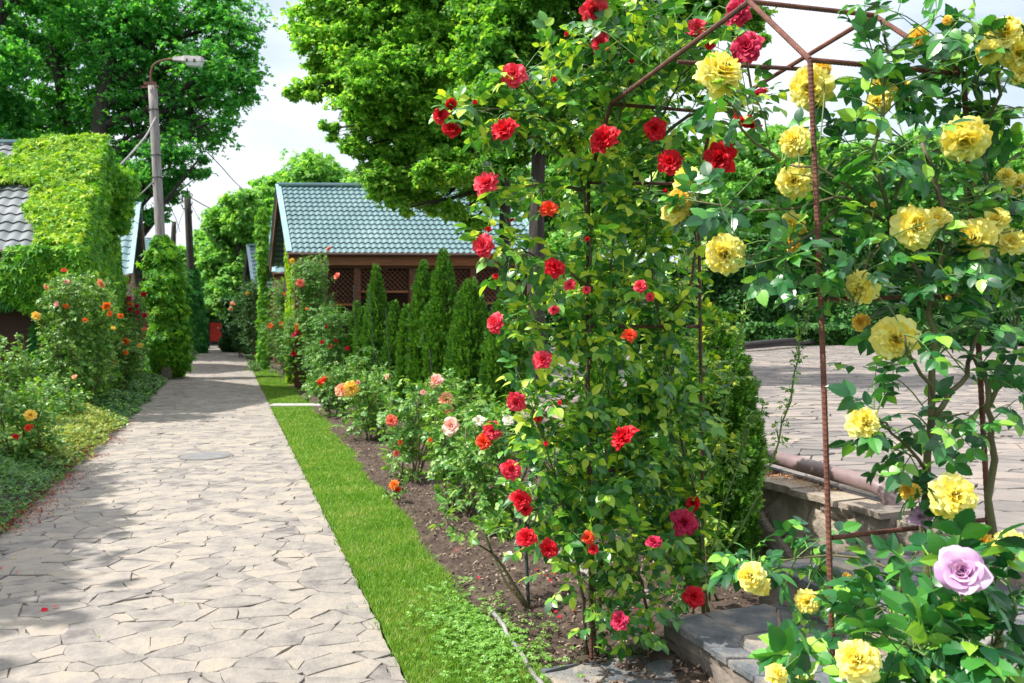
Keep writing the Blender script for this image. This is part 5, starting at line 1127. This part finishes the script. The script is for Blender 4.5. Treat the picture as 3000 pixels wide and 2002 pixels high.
# ---------------------------------------------------------------- trees
def tree(label, base, trunk_pts, tr, blobs, m, size, ncl, per, name='tree', T=None, flat=.7, cd=1.0, group='big trees', limbs=True, up=.8, rc=(.20, .50), hang=False):
    """blobs: list of (centre, radius)"""
    t = thing(name, base, label, 'tree', group)
    mb = MB(); pts_ = crom([base] + list(trunk_pts), 16); mb.tube(pts_, np.linspace(tr, tr * .45, 16) * (1 + .25 * np.exp(-np.linspace(0, 6, 16))), 12)
    mb.build('trunk', M['bark'], t, smooth=True)
    P_, T_, N_, S_ = [], [], [], []; lb = MB(); tot = sum(r ** 2 for _, r in blobs)
    for c, r in blobs:
        c = np.asarray(c)
        if limbs:
            a = pts_[int(np.clip(np.argmin(np.linalg.norm(pts_ - c, axis=1)) - 3, 2, 13))]
            if hang: a = pts_[int(np.clip(np.argmin(np.abs(pts_[:, 2] - c[2] - .5)), 7, 14))]
            mid = (a + c) / 2 + [0, 0, -.08 * r] + rng.normal(0, .08 * r, 3)
            bp_ = crom([a, mid, c], 9); lb.tube(bp_, np.linspace(tr * .38, tr * .1, 9), 7)
        n = max(4, int(ncl * r ** 2 / tot)); cc = c + in_ball(n, .38) * [r, r * cd, r * .95]
        for q in cc:
            if limbs and rng.random() < .55:
                a = bp_[rng.integers(4, 9)]; lb.tube(crom([a, (a + q) / 2 + rng.normal(0, .1 * r, 3), q], 5), np.linspace(tr * .11, tr * .03, 5), 4, caps=False)
            R_ = r * rng.uniform(*rc); k = int(per * rng.uniform(.5, 1.5)); b = rng.normal(0, .60, (k, 3)) * [R_, R_, R_ * flat * .62]; b[:, 2] += (rng.random(k) < .5) * R_ * .12
            P_.append(q + b); o_ = nrm(b + 1e-5); T_.append(nrm(o_ + rng.normal(0, .5, (k, 3)) + [0, 0, -.25])); N_.append(nrm(np.array([0, 0, up]) + o_ * .5 + rng.normal(0, .4, (k, 3)))); S_.append(rng.uniform(.65, 1.2, k) * size)
    if limbs: lb.build('limbs', M['bark'], t, smooth=True)
    P_, T_, N_, S_ = map(np.concatenate, (P_, T_, N_, S_)); TT = T or CL; w = rng.integers(0, len(TT), len(P_)); fm = MB()
    for k, tt in enumerate(TT): q = w == k; fm.inst(tt, P_[q], frames(T_[q], N_[q]), S_[q])
    fm.build('crown', M[m], t)
    return t
def BL(lst, d, jd=0.0):
    o_ = []
    for q in lst:
        dd_ = d + (q[3] if len(q) > 3 else rng.uniform(-jd, jd)); o_.append((P(q[0], q[1], dd_), q[2] * dd_ / 2500))
    return o_
def gz(p): q = p.copy(); q[2] = 0; return q
# left oaks
d = 34
tree('dark green oak with wide crown above the lamp post, left of the open sky', gz(P(330, 900, d)), [P(305, 600, d), P(290, 400, d), P(330, 150, d), P(400, -80, d)], .42,
     BL([(400, 60, 150), (560, 60, 130), (670, 70, 95), (480, 200, 140), (630, 200, 120), (700, 240, 85), (560, 330, 120), (660, 340, 70), (420, 350, 120), (510, 450, 95), (580, 470, 55), (440, 540, 90), (530, 520, 55), (470, 630, 50), (340, 200, 120), (300, 60, 120), (690, 130, 70), (400, 480, 80), (735, 230, 45), (350, 520, 80), (420, 640, 40)], d, 1.2), 'oak', .19, 420, 44, group='oaks on the left')
d = 37
tree('oak with dark forked trunk above the ivy roof at the left', gz(P(180, 900, d)), [P(178, 500, d), P(190, 300, d), P(150, 100, d), P(140, -120, d)], .42,
     BL([(60, 60, 110), (200, 150, 110), (60, 230, 100), (180, 320, 90), (280, 320, 90), (30, 340, 90), (120, 400, 80), (230, 420, 90), (320, 430, 80), (250, 20, 100), (130, 470, 90), (300, 130, 80)], d, 1.5), 'oak', .20, 240, 42, group='oaks on the left')
d = 33
tree('oak crown filling the top left corner of the photo', gz(P(-90, 900, d)), [P(-80, 500, d), P(-40, 200, d), P(0, 0, d)], .38,
     BL([(-60, 80, 120), (10, 200, 90), (0, 330, 90), (90, -40, 110), (-100, 300, 110), (70, 130, 70), (30, 420, 60)], d, 1), 'oak', .20, 230, 42, group='oaks on the left')
# big linden before the house, two trunks
d = 14.5
tb = P(1476, 1000, d); 
tree('large linden with sunlit yellow green crown hanging over the tiled roof', gz(tb), [P(1478, 800, d), P(1480, 500, d), P(1470, 200, d), P(1440, -150, d)], .12,
     BL([(960, 50, 95), (1060, 110, 120), (930, 150, 55), (1160, 40, 130), (1000, 210, 85), (895, 262, 50), (850, 275, 30), (1110, 260, 120), (1240, 180, 130), (1080, 380, 80), (1180, 400, 110), (1300, 350, 120), (965, 378, 32), (1050, 430, 45), (1150, 520, 80), (1150, 540, 60), (1215, 560, 60), (1175, 612, 36), (1300, 500, 80), (1280, 580, 50), (1380, 440, 90), (1340, 620, 48), (1420, 560, 60), (1400, 680, 34), (1110, 500, 45), (1330, 60, 130), (1000, -60, 110), (1200, -90, 130), (1340, -150, 120), (900, 60, 50), (1120, 470, 60), (1010, 300, 50), (1370, 660, 40)], d, .8), 'linden', .11, 1000, 38, group='lindens before the house', hang=True)
d = 12.5
tree('dark trunked linden right of the first, behind the red climbing rose', gz(P(1572, 1000, d)), [P(1570, 800, d), P(1578, 450, d), P(1590, 150, d), P(1600, -150, d)], .135,
     BL([(1420, 180, 110), (1540, 100, 130), (1650, 220, 120), (1480, 330, 110), (1760, 120, 120), (1450, 20, 130), (1620, 380, 90), (1850, 60, 110), (1980, 60, 100), (2110, 30, 90), (1880, 210, 100), (2010, 190, 80), (2190, 70, 55), (1600, -100, 130), (1800, -120, 130), (2000, -130, 120), (1500, 460, 80), (1750, 330, 80), (2210, 110, 30)], d, .9), 'linden_dark', .11, 720, 40, group='lindens before the house', hang=True)
# trees beyond
def bgtree(label, px, d, lst, m='far_leaf', size=.36, ncl=150, per=56, tr=.3):
    return tree(label, gz(P(px, 1000, d)), [P(px, 800, d), P(px + 5, 650, d)], tr, BL(lst, d, 2), m, size, ncl, per, group='trees in the distance', limbs=True, up=.6)
bgtree('rounded light green tree rising behind the tiled roof', 900, 50, [(900, 540, 85), (830, 570, 65), (980, 560, 75), (1050, 570, 60), (880, 640, 80), (780, 620, 60), (1000, 650, 80), (1120, 600, 60)], ncl=170)
bgtree('bushy light green tree left of the tiled roof', 700, 46, [(700, 610, 55), (730, 660, 70), (660, 670, 60), (770, 600, 50), (690, 740, 80), (740, 800, 70), (640, 760, 50), (680, 850, 70)], ncl=200)
bgtree('pale sunlit tree beyond the end of the path', 620, 62, [(630, 800, 50), (610, 880, 50), (660, 880, 50), (580, 800, 40), (545, 760, 35), (500, 780, 40), (640, 930, 30), (590, 730, 25), (680, 920, 45), (620, 710, 40), (700, 700, 60)], ncl=230, size=.5)
bgtree('low tree between the two utility poles', 505, 55, [(510, 760, 35), (495, 820, 40), (530, 850, 40), (520, 920, 40), (470, 860, 40), (560, 900, 40), (440, 800, 40)], ncl=120, size=.45)
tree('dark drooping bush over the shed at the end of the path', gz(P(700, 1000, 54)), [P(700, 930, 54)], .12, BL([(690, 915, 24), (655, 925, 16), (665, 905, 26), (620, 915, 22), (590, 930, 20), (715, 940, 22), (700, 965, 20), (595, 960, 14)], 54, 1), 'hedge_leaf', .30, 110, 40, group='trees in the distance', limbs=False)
for k, (px, dd_, lst, lb, mm) in enumerate([
  (2150, 48, [(2130, 540, 75), (2220, 500, 80), (2180, 600, 80), (2060, 620, 70), (2270, 590, 80), (2120, 660, 60), (2240, 440, 70), (2150, 450, 60), (2050, 500, 70), (2300, 500, 60)], 'light green tree seen through the arch left of the front post', 'far_leaf'),
  (2450, 52, [(2380, 520, 70), (2450, 600, 80), (2540, 540, 75), (2360, 620, 70), (2500, 650, 70), (2420, 470, 60), (2350, 450, 50), (2520, 470, 60), (2300, 560, 60)], 'feathery green tree seen through the arch right of the front post', 'far_leaf'),
  (2750, 50, [(2680, 540, 80), (2780, 480, 90), (2740, 610, 90), (2850, 560, 90), (2620, 620, 70), (2700, 440, 70), (2600, 470, 60), (2800, 410, 70)], 'green tree behind the yellow roses near the back post', 'far_leaf'),
  (3000, 50, [(2950, 500, 90), (3050, 450, 100), (2980, 610, 90), (3100, 560, 100), (2900, 430, 50)], 'green tree behind the yellow roses at the right frame edge', 'far_leaf'),
  (1850, 50, [(1800, 560, 90), (1900, 500, 90), (1950, 620, 90), (1830, 660, 80), (1700, 600, 80), (2000, 540, 70), (1740, 480, 70), (1960, 460, 70), (1860, 400, 70), (2040, 600, 60)], 'tree far behind the red climbing rose', 'linden_dark')]):
    bgtree(lb, px, dd_, lst, m=mm, ncl=190, per=56, size=.36)
for px, lst, lb in ((1700, [(1560, 560, 90), (1680, 500, 90), (1760, 600, 90), (1600, 680, 80), (1700, 720, 80), (1640, 430, 70)], 'broad distant tree beyond the right end of the tiled roof'),
   (2100, [(1950, 560, 90), (2080, 540, 90), (2200, 560, 90), (2000, 660, 80), (2150, 650, 80), (2280, 620, 80), (2300, 530, 70)], 'broad distant tree behind the middle of the arch'),
   (2600, [(2430, 560, 90), (2560, 600, 90), (2660, 560, 90), (2800, 620, 90), (2900, 560, 90), (3000, 620, 90), (2480, 670, 80), (2740, 520, 80)], 'broad distant tree far behind the yellow climbing rose')):
    bgtree(lb, px, 62, lst, ncl=230, per=52, size=.45)
# hedges
def hedge(label, x0, x1, ytop, ybot, d0, d1, m, n, size, dep=1.6, T=None, wav=.35):
    a = P(x0, ybot, d0); b = P(x1, ybot, d1); ht = P(x0, ytop, d0)[2]; zb_ = 0.0
    t = thing('hedge', (a + b) / 2 * [1, 1, 0], label, 'hedge', None); L = b - a; L[2] = 0; dirn = nrm(L); nn_ = np.array([dirn[1], -dirn[0], 0]); nn_ = nn_ if nn_[1] < 0 else -nn_
    u = rng.random(n); z = rng.random(n) ** .8 * ht; bulge = vnoise(u * np.linalg.norm(L), z, .9) * wav * 2 + vnoise(u * np.linalg.norm(L), z, 2.3) * wav
    z = z * (1 + .10 * (vnoise(u * np.linalg.norm(L), z * 0, .5) - .5)); f = rng.random(n) ** 2.0
    topm = rng.random(n) < .2; z[topm] = ht * (1 + .10 * (vnoise(u[topm] * np.linalg.norm(L), z[topm] * 0, .5) - .5)) - rng.random(topm.sum()) * .15; f[topm] = rng.random(topm.sum()) * 3
    pos = a * [1, 1, 0] + u[:, None] * L + nn_ * (bulge - f * .5)[:, None] + np.array([0, 0, 1]) * z[:, None]
    tip = nrm(nn_ * .8 + rng.normal(0, .5, (n, 3)) + [0, 0, -.3]); N_ = nrm(nn_ * .8 + np.array([0, 0, .7]) + rng.normal(0, .4, (n, 3))); T = T or CL; w = rng.integers(0, len(T), n); mb = MB()
    for k, tt in enumerate(T): q = w == k; mb.inst(tt, pos[q], frames(tip[q], N_[q]), rng.uniform(.6, 1.2, q.sum()) * size)
    mb.build('foliage', M[m], t)
    mb = MB(); mb.box((a + b) / 2 * [1, 1, 0] - nn_ * 1.0 + [0, 0, ht * .46], (np.linalg.norm(L), .8, ht * .92), [dirn, nn_, np.array([0, 0, 1.])]); mb.build('branches', M['bark'], t)
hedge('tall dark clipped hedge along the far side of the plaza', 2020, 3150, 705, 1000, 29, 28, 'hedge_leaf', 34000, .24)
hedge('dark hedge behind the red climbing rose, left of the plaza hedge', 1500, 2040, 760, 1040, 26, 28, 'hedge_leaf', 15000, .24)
hedge('low leafy border plants at the foot of the plaza hedge', 2160, 3100, 955, 1005, 27.0, 26.3, 'hedge_leaf', 9000, .2, wav=.5)
hedge('green thicket standing between the far cottage and the trees', 690, 830, 880, 1010, 44, 40, 'hedge_leaf', 6000, .3)
hedge('green thicket along the left beds behind the second utility pole', 330, 560, 880, 1010, 46, 50, 'far_leaf', 6000, .3)

# off-frame trees at the left whose shade falls on the near path
tree('linden standing left of the path outside the frame', np.array([-7.3, 5.2, 0]), [np.array([-7.3, 5.2, 3.]), np.array([-7.2, 5.3, 5.])], .14, [(np.array([-9.2, 6.6, 5.4]), 1.0), (np.array([-8.7, 5.4, 5.6]), 1.0), (np.array([-8.15, 4.2, 5.4]), .95), (np.array([-7.7, 3.0, 5.4]), .95), (np.array([-7.35, 2.0, 5.4]), 1.0), (np.array([-7.1, 1.0, 5.4]), .9)], 'linden', .24, 230, 80, group='lindens before the house')

# ---------------------------------------------------------------- creepers
class Ivy:
    def __init__(s): s.P = []; s.N = []
    def quad(s, a, b, c, d, n, mask=None, thick=.16, normal=None, keep=None):
        u = rng.random(n); v = rng.random(n); a, b, c, d = map(np.asarray, (a, b, c, d))
        p = ((a * (1 - u)[:, None] + b * u[:, None]) * (1 - v)[:, None] + (d * (1 - u)[:, None] + c * u[:, None]) * v[:, None]); nr = nrm(np.cross(b - a, d - a)) if normal is None else nrm(normal)
        if mask is not None: k = mask(u, v); p = p[k]; u = u[k]; v = v[k]
        L1 = np.linalg.norm(b - a); L2 = np.linalg.norm(d - a); th = thick * (.15 + .9 * vnoise(u * L1, v * L2, 1.3) + .6 * vnoise(u * L1, v * L2, 3.7)) * rng.uniform(.55, 1, len(p)); s.P.append(p + nr * th[:, None]); s.N.append(np.repeat(nr[None], len(p), 0))
    def column(s, pts_, rad, n):
        pts_ = np.asarray(pts_); k = 60; c = crom(pts_, k); rr = np.interp(np.linspace(0, 1, k), np.linspace(0, 1, len(rad)), rad); u = rng.random(n); i = np.minimum((u * (k - 1)).astype(int), k - 2); f = u * (k - 1) - i
        a = rng.uniform(0, 2 * np.pi, n); o_ = np.stack([np.cos(a), np.sin(a), a * 0], -1); R_ = rr[i] * (.45 + .65 * vnoise(a * 1.3 + 5, u * 11, 1) + .35 * vnoise(a * 3 + 5, u * 34, 1)) * rng.uniform(.75, 1, n) * np.where(rng.random(n) < .05, 1.3, 1)
        s.P.append(c[i] * (1 - f)[:, None] + c[i + 1] * f[:, None] + o_ * R_[:, None]); s.N.append(o_)
    def build(s, label, m, size, base, name='creeper', group='creepers'):
        p = np.concatenate(s.P); nr = np.concatenate(s.N); n = len(p); t = thing(name, base, label, 'creeper', group)
        N_ = nrm(nr + np.array([0, 0, .35]) + rng.normal(0, .42, (n, 3))); tip = nrm(np.array([0, 0, -1.]) + nr * .25 + rng.normal(0, .38, (n, 3)))
        w = rng.integers(0, 3, n); mb = MB()
        for k in range(3): q = w == k; mb.inst(IVY[k], p[q], frames(tip[q], N_[q]), rng.uniform(.6, 1.15, q.sum()) * size)
        mb.build('leaves', M[m], t)
        return t
up_ = np.array([0, 0, 1.])
# on the ivy cottage
iv = Ivy()
Wl = 4.5
def rmask(u, v):
    s_ = (1 - u) * Wl; nz = vnoise(u * Wl, v * 4, 1.6)
    return ((v < .50) & (s_ < .28 + .9 * nz + v * .8)) | ((v >= .42 + .16 * nz) & (v < .76)) | ((v >= .74) & (s_ < .9 + .8 * nz))
a_, b_ = E1l - axl * Wl + up_ * .05, E1l + axl * .12 + up_ * .05; c_, d2_ = R1l + axl * .12 + up_ * .1, R1l - axl * Wl + up_ * .1
iv.quad(a_, b_, c_, d2_, 15000, rmask, .20)
0 and iv.quad(R1l - axl * 1.3 + up_ * .02, R1l + axl * .1 + up_ * .05, R1l + axl * .15 + up_ * .32, R1l - axl * 1.2 + up_ * .2, 420, None, .2, normal=np.array([0, -1, .6]))
iv.build('thick yellow green creeper blanketing the cottage roof', 'ivy', .15, gz(E1l))
iv = Ivy()
Bl_ = 2 * R1l - E1l; Bl_[2] = E1l[2]; g0 = gz(E1l); g1 = gz(Bl_)
iv.quad(E1l - axl * .05, Bl_ - axl * .05, R1l, R1l, 4200, None, .18, normal=axl)
iv.quad(g0 - axl * .1, g1 - axl * .1, Bl_ - axl * .05, E1l - axl * .05, 7800, None, .18, normal=axl)
iv.quad(gz(E1l) - axl * 1.3 + up_ * 2.0, gz(E1l) + axl * .2 + up_ * 1.1, E1l + axl * .15 + up_ * .05, E1l - axl * 1.0, 2400, None, .2, normal=np.array([.15, -1, .3]))
iv.quad(E1l - axl * .1 - up_ * .1, E1l + axl * .12 - up_ * .1, R1l + axl * .12 + up_ * .15, R1l - axl * .1 + up_ * .15, 1300, None, .14, normal=np.array([.7, -.4, .7]))
iv.P.append(P(345, 540, 18.5) + in_ball(1000, .4) * [.42, .5, .45]); iv.N.append(np.repeat(nrm(np.array([[.5, -.6, .5]])), 1000, 0))
iv.P.append(P(350, 610, 18.7) + in_ball(700, .4) * [.25, .4, .6]); iv.N.append(np.repeat(nrm(np.array([[.5, -.6, .3]])), 700, 0))
iv.build('green creeper hanging down the whole gable side of the cottage', 'ivy_green', .15, gz(E1l + d0l))  # darker leaf colour than on the roof puts the gable's half shade in
iv = Ivy()
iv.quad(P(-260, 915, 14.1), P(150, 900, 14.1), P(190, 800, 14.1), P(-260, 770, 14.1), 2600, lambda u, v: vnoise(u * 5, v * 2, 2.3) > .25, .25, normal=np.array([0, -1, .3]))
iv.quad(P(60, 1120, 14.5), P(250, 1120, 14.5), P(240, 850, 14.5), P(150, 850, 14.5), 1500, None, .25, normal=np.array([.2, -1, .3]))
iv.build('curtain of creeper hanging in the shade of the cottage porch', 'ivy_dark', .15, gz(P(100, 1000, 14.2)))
iv = Ivy(); dd1 = 22.6
iv.column([G(495, 1104), P(490, 1040, dd1), P(487, 900, dd1), P(478, 780, dd1), P(470, 690, dd1)], [.30, .50, .50, .53, .48, .40, .14], 5600)
iv.build('bright creeper wrapped round the lower half of the lamp post', 'ivy_green', .19, G(490, 1112))
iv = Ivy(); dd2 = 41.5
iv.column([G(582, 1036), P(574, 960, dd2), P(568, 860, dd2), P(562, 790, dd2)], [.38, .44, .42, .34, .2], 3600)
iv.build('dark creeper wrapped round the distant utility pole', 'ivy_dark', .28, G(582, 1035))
iv = Ivy()
iv.column([P(768, 830, 27), P(768, 700, 27), P(770, 610, 27)], [.10, .17, .22, .16], 1900); iv.column([gz(P(768, 830, 27)), P(768, 830, 27)], [.2, .12], 800)
iv.build('narrow column of creeper climbing a post between the far roofs', 'ivy_green', .14, gz(P(768, 830, 27)))
iv = Ivy(); w0 = RH['w'][0]; w3 = RH['w'][3]
gn = nrm(-RH['ax'])
hE = RH['E0'][2]
iv.quad(gz(w0), gz(w0) + (gz(w3) - gz(w0)) * .35, gz(w0) + (gz(w3) - gz(w0)) * .30 + up_ * (hE + .9), gz(w0) + up_ * (hE - .1), 2600, None, .14, normal=gn)
iv.quad(gz(w0) - RH['ax'] * .05, gz(w0) + RH['ax'] * .25, gz(w0) + RH['ax'] * .15 + up_ * (hE), gz(w0) - RH['ax'] * .05 + up_ * (hE + .2), 900, None, .12, normal=np.array([0, -1, .1]))
iv.build('yellow green creeper up the left corner of the timber house', 'ivy', .11, gz(w0))
